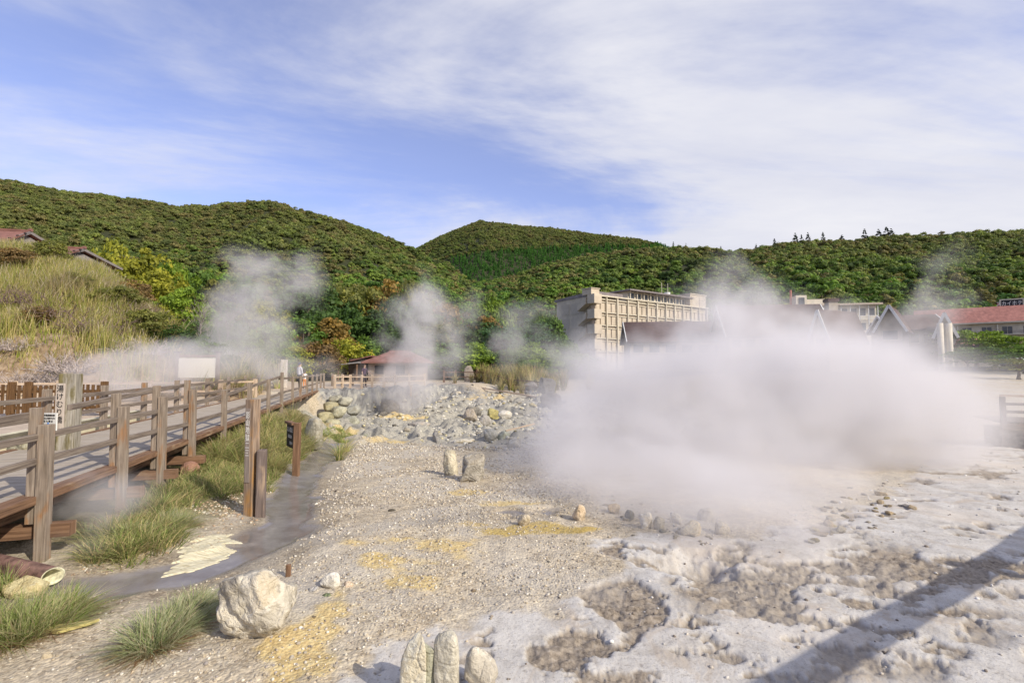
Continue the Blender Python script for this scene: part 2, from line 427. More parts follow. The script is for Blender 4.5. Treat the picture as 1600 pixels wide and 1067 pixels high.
# ------------------------------------------------------------------ materials
def newmat(name):
    m = bpy.data.materials.new(name); m.use_nodes = True; t = m.node_tree
    b = t.nodes['Principled BSDF']; b.inputs['Specular IOR Level'].default_value = 0.25
    return m, t, b
def bump(t, b, h, strength=0.4, dist=0.02):
    n = t.nodes.new('ShaderNodeBump'); n.inputs['Strength'].default_value = strength; n.inputs['Distance'].default_value = dist
    t.links.new(h, n.inputs['Height']); t.links.new(n.outputs[0], b.inputs['Normal'])
def attr(t, name, typ='GEOMETRY', out='Fac'):
    n = t.nodes.new('ShaderNodeAttribute'); n.attribute_name = name; n.attribute_type = typ
    return n.outputs[out]
def plain(name, c, rough=0.7, var=0.12, scale=6, metal=0.0, bmp=0.15):
    m, t, b = newmat(name)
    tcn = t.nodes.new('ShaderNodeTexCoord')
    n = noise(t, tcn.outputs['Object'], scale, 6, 0.6)
    lo = tuple(x*(1-var*1.6) for x in c); hi = tuple(min(1, x*(1+var)) for x in c)
    L(t, ramp(t, n, [(0.3, lo), (0.7, hi)]), b.inputs['Base Color'])
    b.inputs['Roughness'].default_value = rough; b.inputs['Metallic'].default_value = metal
    if bmp: bump(t, b, n, bmp, 0.01)
    return m
def wood(name, c1, c2, stain=None, rough=0.85, stain_amt=0.5):
    m, t, b = newmat(name)
    uv = t.nodes.new('ShaderNodeUVMap'); uv.uv_map = 'uv'
    mpn = t.nodes.new('ShaderNodeMapping'); mpn.inputs['Scale'].default_value = (1.6, 34, 1); L(t, uv.outputs[0], mpn.inputs[0])
    g = noise(t, mpn.outputs[0], 1.0, 6, 0.65, 0.6)
    c = ramp(t, g, [(0.28, tuple(x*0.45 for x in c1)), (0.45, c1), (0.72, c2)])
    mp3 = t.nodes.new('ShaderNodeMapping'); mp3.inputs['Scale'].default_value = (2.2, 7, 1); L(t, uv.outputs[0], mp3.inputs[0])
    big = noise(t, mp3.outputs[0], 1.0, 4, 0.6, 0.3)
    if stain is not None:
        geo = t.nodes.new('ShaderNodeNewGeometry')
        big2 = noise(t, geo.outputs['Position'], 0.9, 3, 0.6)
        k = maprange(t, math_n(t, 'ADD', math_n(t, 'MULTIPLY', big, 0.6), math_n(t, 'MULTIPLY', big2, 0.4)), 0.60-stain_amt*0.2, 0.72-stain_amt*0.2)
        st = ramp(t, g, [(0.3, tuple(x*0.45 for x in stain)), (0.65, stain)])
        c = mixc(t, k, c, st)
    c = mixc(t, maprange(t, big, 0.25, 0.5, 0.35, 0.0), c, (0.05, 0.04, 0.035))
    L(t, c, b.inputs['Base Color']); b.inputs['Roughness'].default_value = rough
    bump(t, b, g, 0.45, 0.006)
    return m
M_wood = wood('weathered_wood', (0.22, 0.175, 0.135), (0.39, 0.325, 0.26), (0.36, 0.20, 0.10), stain_amt=0.35)
M_rail = wood('grey_rail_wood', (0.17, 0.135, 0.11), (0.32, 0.27, 0.22), (0.26, 0.16, 0.10), stain_amt=0.0)
M_brown = wood('rusty_brown_wood', (0.17, 0.095, 0.055), (0.31, 0.19, 0.115), (0.42, 0.30, 0.19), stain_amt=0.35)
M_deck = wood('deck_boards', (0.36, 0.31, 0.25), (0.54, 0.48, 0.40), (0.32, 0.24, 0.17), stain_amt=0.1)
M_picket = wood('dark_picket_wood', (0.105, 0.055, 0.022), (0.22, 0.125, 0.055))
M_pale = wood('pale_wood', (0.50, 0.38, 0.27), (0.72, 0.60, 0.46), (0.6, 0.42, 0.28), stain_amt=0.2)
M_orange = wood('orange_post_wood', (0.24, 0.17, 0.12), (0.42, 0.33, 0.25), (0.50, 0.28, 0.11), stain_amt=0.75)
M_pillar = wood('silver_pillar_wood', (0.27, 0.245, 0.20), (0.46, 0.43, 0.37), (0.20, 0.17, 0.075), stain_amt=0.45)
M_dark = plain('dark_paint', (0.035, 0.03, 0.03), 0.6)
M_white = plain('white_paint', (0.75, 0.75, 0.72), 0.6, 0.08)
M_cream = plain('cream_panel', (0.78, 0.76, 0.64), 0.6, 0.05, 2)
M_ink = plain('ink', (0.02, 0.02, 0.025), 0.5, 0.0, bmp=0)
M_blue = plain('blue_ink', (0.05, 0.25, 0.75), 0.5, 0.0, bmp=0)
M_textw = plain('white_lettering', (0.70, 0.68, 0.63), 0.6, 0.0, bmp=0)
M_rust = plain('rusty_pipe', (0.17, 0.10, 0.085), 0.6, 0.5, 9, 0.2, 0.5)
M_pipein = plain('mineral_crust', (0.62, 0.60, 0.42), 0.8, 0.3, 20)
M_black = plain('black_metal', (0.03, 0.03, 0.03), 0.5)

def rock_mat():
    m, t, b = newmat('rock')
    tcn = t.nodes.new('ShaderNodeTexCoord'); oi = t.nodes.new('ShaderNodeObjectInfo')
    v = vmath(t, 'ADD', tcn.outputs['Object'], None)
    add = t.nodes.new('ShaderNodeVectorMath'); add.operation = 'ADD'
    L(t, tcn.outputs['Object'], add.inputs[0]); L(t, math_n(t, 'MULTIPLY', oi.outputs['Random'], 30.0), add.inputs[1])
    n1 = noise(t, add.outputs[0], 2.4, 8, 0.62, 0.8); n2 = noise(t, add.outputs[0], 9, 7, 0.65, 0.4)
    n3 = noise(t, add.outputs[0], 34, 4, 0.6)
    c = ramp(t, n1, [(0.30, (0.50, 0.47, 0.44)), (0.44, (0.80, 0.76, 0.68)), (0.52, (1.12, 1.08, 1.0)), (0.60, (0.92, 0.83, 0.68)), (0.72, (1.1, 1.06, 0.98))])
    c = mixc(t, 1.0, oi.outputs['Color'], c, 'MULTIPLY')
    c = mixc(t, maprange(t, n2, 0.42, 0.30, 0.0, 0.65), c, mixc(t, 1.0, oi.outputs['Color'], (0.35, 0.33, 0.30), 'MULTIPLY'))
    c = mixc(t, maprange(t, n2, 0.58, 0.70, 0.0, 0.55), c, mixc(t, 0.5, oi.outputs['Color'], (0.8, 0.78, 0.70)))
    L(t, c, b.inputs['Base Color']); b.inputs['Roughness'].default_value = 0.88
    n4 = t.nodes.new('ShaderNodeTexVoronoi'); n4.feature = 'DISTANCE_TO_EDGE'; n4.inputs['Scale'].default_value = 5.5; L(t, vmath(t, 'ADD', add.outputs[0], None), n4.inputs['Vector'])
    ck = maprange(t, n4.outputs['Distance'], 0.0, 0.07, 0.0, 1.0)
    h = math_n(t, 'ADD', math_n(t, 'ADD', math_n(t, 'MULTIPLY', n2, 1.0), math_n(t, 'MULTIPLY', n3, 0.35)), math_n(t, 'MULTIPLY', ck, 0.12))
    bump(t, b, h, 0.9, 0.06)
    return m
M_rock = rock_mat()

def leaf_mat(name, forest=False):
    m, t, b = newmat(name)
    if forest:
        c = attr(t, 'tint', 'INSTANCER', 'Color')
    else:
        c = t.nodes.new('ShaderNodeObjectInfo').outputs['Color']
    var = attr(t, 'lv')
    k = ramp(t, var, [(0.0, (0.42, 0.48, 0.42)), (0.5, (1, 1, 1)), (1.0, (1.65, 1.5, 1.15))])
    c = mixc(t, 1.0, c, k, 'MULTIPLY')
    L(t, c, b.inputs['Base Color']); b.inputs['Roughness'].default_value = 0.6
    tr = t.nodes.new('ShaderNodeBsdfTranslucent'); L(t, mixc(t, 1.0, c, (1.3, 1.35, 0.6), 'MULTIPLY'), tr.inputs[0])
    mx = t.nodes.new('ShaderNodeMixShader'); mx.inputs[0].default_value = 0.30
    L(t, b.outputs[0], mx.inputs[1]); L(t, tr.outputs[0], mx.inputs[2])
    L(t, mx.outputs[0], t.nodes['Material Output'].inputs[0])
    return m
M_leaf = leaf_mat('leaves'); M_fleaf = leaf_mat('forest_leaves', True)
M_bark = plain('bark', (0.16, 0.12, 0.09), 0.9, 0.4, 12, 0, 0.5)
def blade_mat():
    m, t, b = newmat('grass_blades')
    c = attr(t, 'bc', out='Color')
    L(t, c, b.inputs['Base Color']); b.inputs['Roughness'].default_value = 0.55
    tr = t.nodes.new('ShaderNodeBsdfTranslucent'); L(t, c, tr.inputs[0])
    mx = t.nodes.new('ShaderNodeMixShader'); mx.inputs[0].default_value = 0.30
    L(t, b.outputs[0], mx.inputs[1]); L(t, tr.outputs[0], mx.inputs[2])
    L(t, mx.outputs[0], t.nodes['Material Output'].inputs[0])
    return m
M_blade = blade_mat()
def pebble_mat():
    m, t, b = newmat('pebbles')
    c = attr(t, 'bc', out='Color'); geo = t.nodes.new('ShaderNodeNewGeometry')
    n = noise(t, geo.outputs['Position'], 40, 5, 0.6)
    L(t, mixc(t, 1.0, c, ramp(t, n, [(0.3, 0.75), (0.7, 1.15)]), 'MULTIPLY'), b.inputs['Base Color'])
    b.inputs['Roughness'].default_value = 0.85; bump(t, b, n, 0.4, 0.01)
    return m
M_peb = pebble_mat()

def ground_mat():
    m, t, b = newmat('geothermal_ground')
    geo = t.nodes.new('ShaderNodeNewGeometry'); pos = geo.outputs['Position']
    A = {k: attr(t, 'm_'+k) for k in ('crust', 'brown', 'sul', 'och', 'wet', 'wet2', 'soil', 'bankg', 'cliff', 'tan', 'forest', 'rub')}
    nL = noise(t, pos, 0.55, 5, 0.6, 0.4); nM = noise(t, pos, 3.0, 7, 0.65, 0.3); nF = noise(t, pos, 19, 6, 0.7); nG = noise(t, pos, 62, 4, 0.7)
    vo = t.nodes.new('ShaderNodeTexVoronoi'); vo.inputs['Scale'].default_value = 34; vo.inputs['Randomness'].default_value = 1; L(t, pos, vo.inputs['Vector'])
    peb = vo.outputs['Color']
    sepc = t.nodes.new('ShaderNodeSeparateColor'); L(t, peb, sepc.inputs[0])
    # beige gravel
    base = ramp(t, nM, [(0.25, (0.34, 0.285, 0.205)), (0.5, (0.50, 0.43, 0.32)), (0.75, (0.62, 0.55, 0.42))])
    grain = ramp(t, sepc.outputs[0], [(0.0, (0.62, 0.58, 0.54)), (0.5, (1, 1, 1)), (0.93, (1.1, 1.08, 1.04)), (1.0, (1.5, 1.47, 1.4))])
    base = mixc(t, 1.0, base, grain, 'MULTIPLY')
    base = mixc(t, maprange(t, nL, 0.42, 0.60, 0.0, 0.55), base, (0.52, 0.485, 0.42))
    base = mixc(t, maprange(t, nF, 0.60, 0.72, 0.0, 0.6), base, (0.68, 0.63, 0.52))
    base = mixc(t, maprange(t, nF, 0.40, 0.29, 0.0, 0.7), base, (0.17, 0.14, 0.11))
    def brk(v, n, w=0.25):  # break the edge of a patch up with noise
        return maprange(t, math_n(t, 'ADD', v, math_n(t, 'MULTIPLY', math_n(t, 'SUBTRACT', n, 0.5), 1.5)), 0.5-w, 0.5+w)
    c = base
    c = mixc(t, math_n(t, 'MULTIPLY', A['rub'], 0.85), c, ramp(t, nF, [(0.3, (0.15, 0.145, 0.135)), (0.5, (0.33, 0.32, 0.28)), (0.70, (0.56, 0.54, 0.44))]))
    c = mixc(t, math_n(t, 'MULTIPLY', brk(A['sul'], math_n(t, 'ADD', math_n(t, 'MULTIPLY', nF, 0.5), math_n(t, 'MULTIPLY', nM, 0.5)), 0.5), 0.85), c, ramp(t, nF, [(0.3, (0.40, 0.27, 0.11)), (0.5, (0.60, 0.45, 0.19)), (0.7, (0.78, 0.67, 0.38))]))
    c = mixc(t, math_n(t, 'MULTIPLY', brk(A['och'], nF, 0.45), 0.75), c, ramp(t, nF, [(0.3, (0.24, 0.16, 0.04)), (0.55, (0.48, 0.34, 0.07)), (0.75, (0.66, 0.55, 0.22))]))
    # white sinter crust
    cr = ramp(t, nM, [(0.25, (0.37, 0.34, 0.30)), (0.5, (0.54, 0.515, 0.475)), (0.75, (0.66, 0.64, 0.60))])
    cr = mixc(t, maprange(t, nF, 0.46, 0.32, 0, 0.8), cr, (0.30, 0.275, 0.25))
    cr = mixc(t, maprange(t, nG, 0.44, 0.34, 0, 0.75), cr, (0.24, 0.215, 0.19))
    cr = mixc(t, maprange(t, noise(t, pos, 1.3, 6, 0.7, 1.0), 0.52, 0.66, 0, 0.75), cr, (0.45, 0.38, 0.30))
    cr = mixc(t, maprange(t, nL, 0.5, 0.66, 0, 0.5), cr, (0.60, 0.53, 0.45))
    kc = brk(A['crust'], math_n(t, 'ADD', math_n(t, 'MULTIPLY', nF, 0.5), math_n(t, 'MULTIPLY', nM, 0.5)), 0.45)
    kc = math_n(t, 'MULTIPLY', kc, maprange(t, nG, 0.30, 0.42, 0.55, 1.0))
    c = mixc(t, kc, c, cr)
    br = ramp(t, nF, [(0.30, (0.06, 0.045, 0.035)), (0.44, (0.23, 0.19, 0.145)), (0.60, (0.36, 0.305, 0.24)), (0.8, (0.52, 0.47, 0.40))])
    br = mixc(t, maprange(t, nL, 0.45, 0.6, 0, 0.5), br, (0.40, 0.36, 0.31))
    kb = brk(A['brown'], math_n(t, 'ADD', math_n(t, 'MULTIPLY', nF, 0.6), math_n(t, 'MULTIPLY', nM, 0.4)), 0.40)
    c = mixc(t, kb, c, br)
    c = mixc(t, math_n(t, 'MULTIPLY', A['tan'], 0.8), c, ramp(t, nM, [(0.3, (0.42, 0.33, 0.25)), (0.7, (0.60, 0.50, 0.40))]))
    c = mixc(t, brk(A['soil'], nM), c, ramp(t, nF, [(0.3, (0.10, 0.085, 0.04)), (0.7, (0.30, 0.25, 0.14))]))
    c = mixc(t, brk(A['bankg'], nM), c, ramp(t, nM, [(0.3, (0.14, 0.095, 0.06)), (0.5, (0.30, 0.215, 0.13)), (0.7, (0.48, 0.38, 0.27))]))
    c = mixc(t, brk(A['cliff'], nM), c, ramp(t, noise(t, vmath(t, 'MULTIPLY', pos, (3.0, 1.0, 0.6)), 1.6, 6, 0.7), [(0.32, (0.09, 0.09, 0.09)), (0.5, (0.25, 0.245, 0.235)), (0.70, (0.50, 0.48, 0.38))]))
    c = mixc(t, A['forest'], c, ramp(t, nL, [(0.3, (0.02, 0.025, 0.012)), (0.7, (0.055, 0.06, 0.025))]))
    c = mixc(t, math_n(t, 'MULTIPLY', A['wet2'], 0.65), c, mixc(t, 1.0, c, (0.50, 0.48, 0.47), 'MULTIPLY'))
    kw = brk(A['wet'], nM, 0.3)
    mud = ramp(t, nM, [(0.25, (0.15, 0.125, 0.105)), (0.5, (0.21, 0.19, 0.175)), (0.75, (0.29, 0.265, 0.24))])
    c = mixc(t, kw, c, mud)
    L(t, c, b.inputs['Base Color'])
    L(t, math_n(t, 'SUBTRACT', 0.88, math_n(t, 'MULTIPLY', kw, 0.76)), b.inputs['Roughness'])
    h = math_n(t, 'ADD', math_n(t, 'MULTIPLY', nM, 0.5), math_n(t, 'ADD', math_n(t, 'MULTIPLY', nF, 0.35), math_n(t, 'MULTIPLY', math_n(t, 'MULTIPLY', vo.outputs['Distance'], -0.30), math_n(t, 'SUBTRACT', 1.0, A['crust']))))
    n = t.nodes.new('ShaderNodeBump'); n.inputs['Distance'].default_value = 0.05
    L(t, math_n(t, 'SUBTRACT', math_n(t, 'SUBTRACT', 0.75, math_n(t, 'MULTIPLY', kw, 0.70)), math_n(t, 'MULTIPLY', A['crust'], 0.03)), n.inputs['Strength'])
    L(t, h, n.inputs['Height']); L(t, n.outputs[0], b.inputs['Normal'])
    return m
M_ground = ground_mat()

# ------------------------------------------------------------------ ground sheet (polar grid, finest close to the walk)
def build_ground():
    th = np.concatenate([np.linspace(-180, -58, 26)[:-1], np.linspace(-58, 58, 760), np.linspace(58, 180, 26)[1:]])*math.pi/180
    rr = np.concatenate([[0.0], np.linspace(0.5, 2.2, 8)[:-1], np.exp(np.linspace(math.log(2.2), math.log(60), 520)), np.exp(np.linspace(math.log(60), math.log(2600), 150))[1:]])
    T, Rr = np.meshgrid(th, rr)
    X = (Rr*np.sin(T)).ravel(); Y = (Rr*np.cos(T)).ravel()
    m = masks(X, Y)
    Z = Hfine(X, Y, m)
    nt_, nr_ = len(th), len(rr)
    idx = np.arange(nt_*nr_).reshape(nr_, nt_)
    f = np.stack([idx[:-1, :-1], idx[:-1, 1:], idx[1:, 1:], idx[1:, :-1]], -1).reshape(-1, 4)
    at = {'m_'+k: (np.clip(v*np.ones_like(X), 0, 1), 'POINT') for k, v in m.items()}
    me = np_mesh('ground', np.stack([X, Y, Z], 1), f[:, ::-1], smooth=True, attrs=at)
    bm = bmesh.new(); bm.from_mesh(me); bmesh.ops.remove_doubles(bm, verts=bm.verts, dist=1e-5); bm.to_mesh(me); bm.free()
    o = link('ground', me, M_ground)
    return tag(o, kind='structure')
build_ground()
def HF(x, y):
    a = np.array([x], float); b = np.array([y], float)
    return float(Hfine(a, b)[0])
def GF(px, py):
    p = G(px, py); return Vector((p.x, p.y, HF(p.x, p.y)))

# ================================================================== VEGETATION
def crown_mesh(name, seed, rx, rz, nclump, per, leaf, inner=True, cone=False, flat=1.0, jit=0.55, cr0=(0.20, 0.36)):
    """a crown of leaf sprays gathered in clumps spread through its volume; origin at the crown's base"""
    g = np.random.default_rng(seed)
    cs = []
    while len(cs) < nclump:
        p = g.normal(size=3); p /= np.linalg.norm(p)
        r = g.uniform(0.45, 1.0)**0.6
        if cone:
            h = g.uniform(0, 1)**1.1; a = g.uniform(0, 2*math.pi); rr = (1-h)*g.uniform(.45, 1)+.04
            q = np.array([math.cos(a)*rr*rx, math.sin(a)*rr*rx, h*rz*2])
            cr = 0.20*rx*(1.25-h)
        else:
            if p[2] < -0.55: continue
            w = 1+0.28*math.sin(3*math.atan2(p[1], p[0])+seed)+0.2*math.sin(5*p[2]+seed*2)
            q = np.array([p[0]*rx*r*w, p[1]*rx*r*w, (p[2]*r*rz*(1+.15*math.sin(seed+p[0]*4)))+rz*0.9])
            cr = rx*g.uniform(*cr0)
        cs.append((q, cr))
    V = []; LV = []
    for q, cr in cs:
        d = g.normal(size=(per, 3)); d /= np.linalg.norm(d, axis=1)[:, None]
        d[:, 2] = np.where(d[:, 2] < -0.3, -d[:, 2]*.6, d[:, 2])
        c = q + d*cr*np.array([1, 1, 0.82*flat])*g.uniform(0.6, 1.05, (per, 1))
        nrm = d + g.normal(size=(per, 3))*jit; nrm /= np.linalg.norm(nrm, axis=1)[:, None]
        t = np.cross(nrm, g.normal(size=(per, 3))); t /= np.linalg.norm(t, axis=1)[:, None]
        bt = np.cross(nrm, t)
        s1 = leaf*g.uniform(0.6, 1.35, (per, 1)); s2 = s1*g.uniform(0.45, 0.8, (per, 1))
        V.append(np.stack([c-t*s1, c-bt*s2+nrm*s1*.15, c+t*s1, c+bt*s2+nrm*s1*.15], 1).reshape(-1, 3))
        base = g.uniform(0.25, 0.75)
        LV.append(np.clip(base+g.normal(size=per)*0.14, 0, 1))
    V = np.concatenate(V); LV = np.concatenate(LV)
    f = np.arange(len(V)).reshape(-1, 4)
    return np_mesh(name, V, f, attrs={'lv': (LV, 'FACE')})

def trunk_mb(h, r, seed, spread, top):
    g = random.Random(seed); b = MB()
    pts = []; x = y = 0
    for i in range(7):
        pts.append((x, y, h*i/6)); x += g.uniform(-.08, .08)*h*.3; y += g.uniform(-.08, .08)*h*.3
    b.tube(pts, [r*(1.25 if i == 0 else 1-0.11*i) for i in range(7)], 8, lump=.06)
    for k in range(6):
        a = g.uniform(0, 6.28); z0 = h*g.uniform(.4, .95); L_ = spread*g.uniform(.5, .95); rise = (top-z0)*g.uniform(.4, .85)
        p0 = Vector(pts[min(6, int(z0/h*6))]); p0.z = z0
        q = [p0+Vector((math.cos(a)*L_*t+g.uniform(-.1, .1)*L_, math.sin(a)*L_*t, rise*t**1.2)) for t in (0, .33, .66, 1)]
        b.tube(q, [r*.5, r*.36, r*.22, r*.06], 6)
    return b

def make_tree(name, seed, rx, rz, th, nclump, per, leaf, loc, label, cat, group, color, **kw):
    root = empty(name, loc, random.uniform(0, 6.28), label, cat, group)
    trunk_mb(th+rz*0.7, 0.045*(rx+rz)+0.05, seed, rx*0.8, th+rz*1.5).build('trunk', M_bark, root, smooth=True)
    c = link('crown', crown_mesh('crown', seed, rx, rz, nclump, per, leaf, **kw), M_leaf, root, (0, 0, th*0.72))
    c.color = (*color, 1)
    return root

GREENS = {'dark': (0.055, 0.105, 0.025), 'mid': (0.100, 0.175, 0.032), 'fresh': (0.17, 0.255, 0.034), 'yellow': (0.26, 0.27, 0.035),
          'olive': (0.165, 0.175, 0.048), 'orange': (0.22, 0.150, 0.045), 'rust': (0.20, 0.135, 0.060), 'blue': (0.045, 0.100, 0.036)}
words = {'dark': 'dark green', 'mid': 'green', 'fresh': 'bright green', 'yellow': 'yellow green', 'olive': 'olive', 'orange': 'orange brown', 'rust': 'rusty brown', 'blue': 'deep green'}
protos = []
def proto(seed, rx, rz, th, ncl, per, leaf, **kw):
    me_c = crown_mesh('crown', seed, rx, rz, ncl, per, leaf, **kw)
    o = trunk_mb(th+rz*0.7, 0.045*(rx+rz)+0.05, seed, rx*0.8, th+rz*1.5).build('trunk', M_bark, None, smooth=True)
    me_t = o.data; bpy.data.objects.remove(o)
    me_c.materials.append(M_leaf)
    return (me_c, me_t, rx, rz, th)
PT = [proto(i+3, 2.6, 2.7, 1.5, 75, 62, 0.15) for i in range(5)] + [proto(20, 2.9, 2.0, 1.2, 75, 60, 0.15), proto(21, 2.4, 3.4, 1.8, 85, 60, 0.15)]
SH = [proto(70+i, 2.6, 2.3, 0.35, 75, 60, 0.15) for i in range(3)]
PINE = [proto(30+i, 2.8, 1.7, 1.8, 42, 80, 0.13, flat=0.34) for i in range(2)]
CONE = [proto(40+i, 1.5, 2.7, 1.0, 70, 46, 0.13, cone=True) for i in range(2)]
def plant_tree(name, pr, loc, s, sz, colr, label, cat, group):
    root = empty(name, loc, random.uniform(0, 6.28), label, cat, group)
    root.scale = (s, s, s*sz)
    t = link('trunk', pr[1], None, root)
    c = link('crown', pr[0], None, root, (0, 0, pr[4]*0.72)); v = random.uniform(.85, 1.18)
    c.color = (colr[0]*v, colr[1]*v, colr[2]*v, 1)
    return root
# trees one can tell apart at the foot of the hills: photo column, row of the top, distance, width in photo pixels, kind
TREES = [(410, 470, 62, 60, 'yellow'), (455, 455, 70, 80, 'dark'), (500, 445, 78, 90, 'dark'), (545, 440, 84, 85, 'olive'), (590, 440, 88, 80, 'orange'), (640, 452, 86, 80, 'olive'),
         (420, 505, 52, 66, 'fresh'), (470, 500, 56, 70, 'mid'), (515, 498, 58, 60, 'orange'), (500, 535, 48, 60, 'rust'), (540, 478, 66, 80, 'dark'), (575, 485, 70, 80, 'dark'),
         (615, 478, 74, 80, 'dark'), (540, 535, 52, 55, 'yellow'), (470, 545, 46, 56, 'yellow'), (440, 545, 44, 50, 'fresh'), (655, 475, 78, 70, 'mid'), (690, 470, 84, 70, 'orange'), (725, 468, 88, 76, 'mid'),
         (765, 472, 92, 70, 'fresh'), (805, 478, 94, 70, 'blue'), (650, 515, 62, 70, 'dark'), (690, 510, 66, 80, 'olive'), (735, 508, 66, 84, 'dark'), (780, 512, 64, 80, 'blue'), (825, 500, 74, 70, 'blue'),
         (850, 495, 80, 60, 'mid'), (655, 545, 56, 50, 'fresh'), (700, 540, 55, 60, 'mid'), (745, 540, 54, 66, 'fresh'), (790, 545, 53, 60, 'mid'), (830, 540, 56, 60, 'fresh'), (862, 550, 60, 40, 'mid'),
         (600, 520, 66, 60, 'dark'), (570, 530, 62, 50, 'mid'), (380, 450, 66, 70, 'mid'), (345, 440, 66, 70, 'olive'), (300, 420, 70, 70, 'mid'), (260, 405, 66, 66, 'fresh'), (215, 390, 60, 70, 'yellow'), (170, 392, 64, 60, 'yellow'),
         (245, 425, 52, 60, 'yellow'), (285, 450, 46, 50, 'fresh'), (320, 480, 46, 54, 'fresh'), (355, 505, 46, 56, 'mid'), (300, 500, 40, 44, 'mid'), (385, 530, 44, 56, 'fresh'), (345, 545, 38, 40, 'fresh'), (390, 555, 38, 40, 'olive'),
         (620, 500, 90, 60, 'rust'), (760, 495, 76, 50, 'orange'), (880, 535, 66, 50, 'mid'), (905, 560, 62, 50, 'fresh')]
def pt_gz(px, y):
    x = (px-800)/750*y; return Vector((x, y, gz(x, y)))
side = lambda px: 'left' if px < 430 else ('centre' if px < 640 else 'right')
for i, (px, top, y, w, kind) in enumerate(TREES):
    b = pt_gz(px, y); ztop = P(px, top, y).z; H = max(ztop-b.z, 2.0); Wd = w/750*y*1.25
    pr = PT[i % 7] if top < 505 else SH[i % 3]; full = pr[4]*0.72+pr[3]*1.95
    s = Wd/(2*pr[2]); sz = H/(full*s)
    if sz > 1.7: s *= (sz/1.7)**.5; sz = H/(full*s)
    sz = max(sz, .6)
    where = ('behind the grassy hill' if px < 300 else 'above the steaming walk' if px < 440 else 'behind the footbridge' if px < 560 else 'behind the red roofed hut' if px < 660 else 'above the rubble slope' if px < 840 else 'beside the big hotel')
    size = 'tall' if H > 9 else 'mid sized' if H > 5 else 'low'
    plant_tree('broadleaf_tree', pr, b, s, sz, GREENS[kind], '%s %s broadleaf tree %s' % (size, words[kind], where), 'tree', 'trees at the foot of the hills')
for i, (px, top, y, w, kind, lab) in enumerate([(232, 492, 27, 60, 'olive', 'olive shrub at the lower right of the grassy hill'), (275, 505, 27, 56, 'dark', 'dark green shrub under the bare trees'), (310, 525, 27, 60, 'mid', 'green shrub at the right foot of the grassy hill'),
        (180, 478, 28, 50, 'olive', 'olive shrub in the hollow of the grassy hill'), (205, 455, 31, 44, 'rust', 'brown seeding shrub near the crest of the grassy hill'), (120, 470, 28, 40, 'olive', 'small olive bush in the middle of the grassy hill'), (20, 455, 29, 50, 'rust', 'rusty bush on the slope at the left edge'),
        (70, 440, 31, 44, 'olive', 'olive bush below the lower tiled roof'), (250, 455, 31, 40, 'yellow', 'yellow shrub on the right shoulder of the grassy hill'), (345, 540, 27, 50, 'mid', 'green shrub behind the notice board'), (60, 515, 24.5, 34, 'rust', 'low rusty bush above the bleached twigs')]):
    b = pt_gz(px, y); H = w/750*y*.8; pr = SH[i % 3]; s = w/750*y*1.1/(2*pr[2]); full = pr[4]*.72+pr[3]*1.9
    plant_tree('shrub', pr, b, s, H/(full*s), GREENS[kind], lab, 'shrub', 'shrubs on the grassy hill')
# pines below the red roofed hotel
for i, (px, top, y, w, kind) in enumerate([(1525, 512, 70, 75, 'fresh'), (1578, 520, 66, 70, 'fresh'), (1555, 540, 58, 70, 'mid'), (1600, 548, 52, 60, 'mid'), (1510, 545, 62, 50, 'mid'), (1630, 535, 56, 60, 'mid'), (1590, 566, 44, 50, 'olive')]):
    b = pt_gz(px, y); H = max(P(px, top, y).z-b.z, 2); pr = PINE[i % 2]; s = w/750*y*1.15/(2*pr[2]); full = pr[4]*.72+pr[3]*1.9
    plant_tree('pine_tree', pr, b, s, H/(full*s), GREENS[kind], ['wide flat topped pine below the red hotel roof', 'flat crowned pine at the photo edge below the hotel balconies', 'dense pine in front of the taller pines', 'low pine at the right edge above the steam', 'small pine beside the gable of the brown roofed inn', 'pine beyond the right edge by the car park', 'olive shrub like pine just above the steam'][i], 'tree', 'pines below the red hotel')

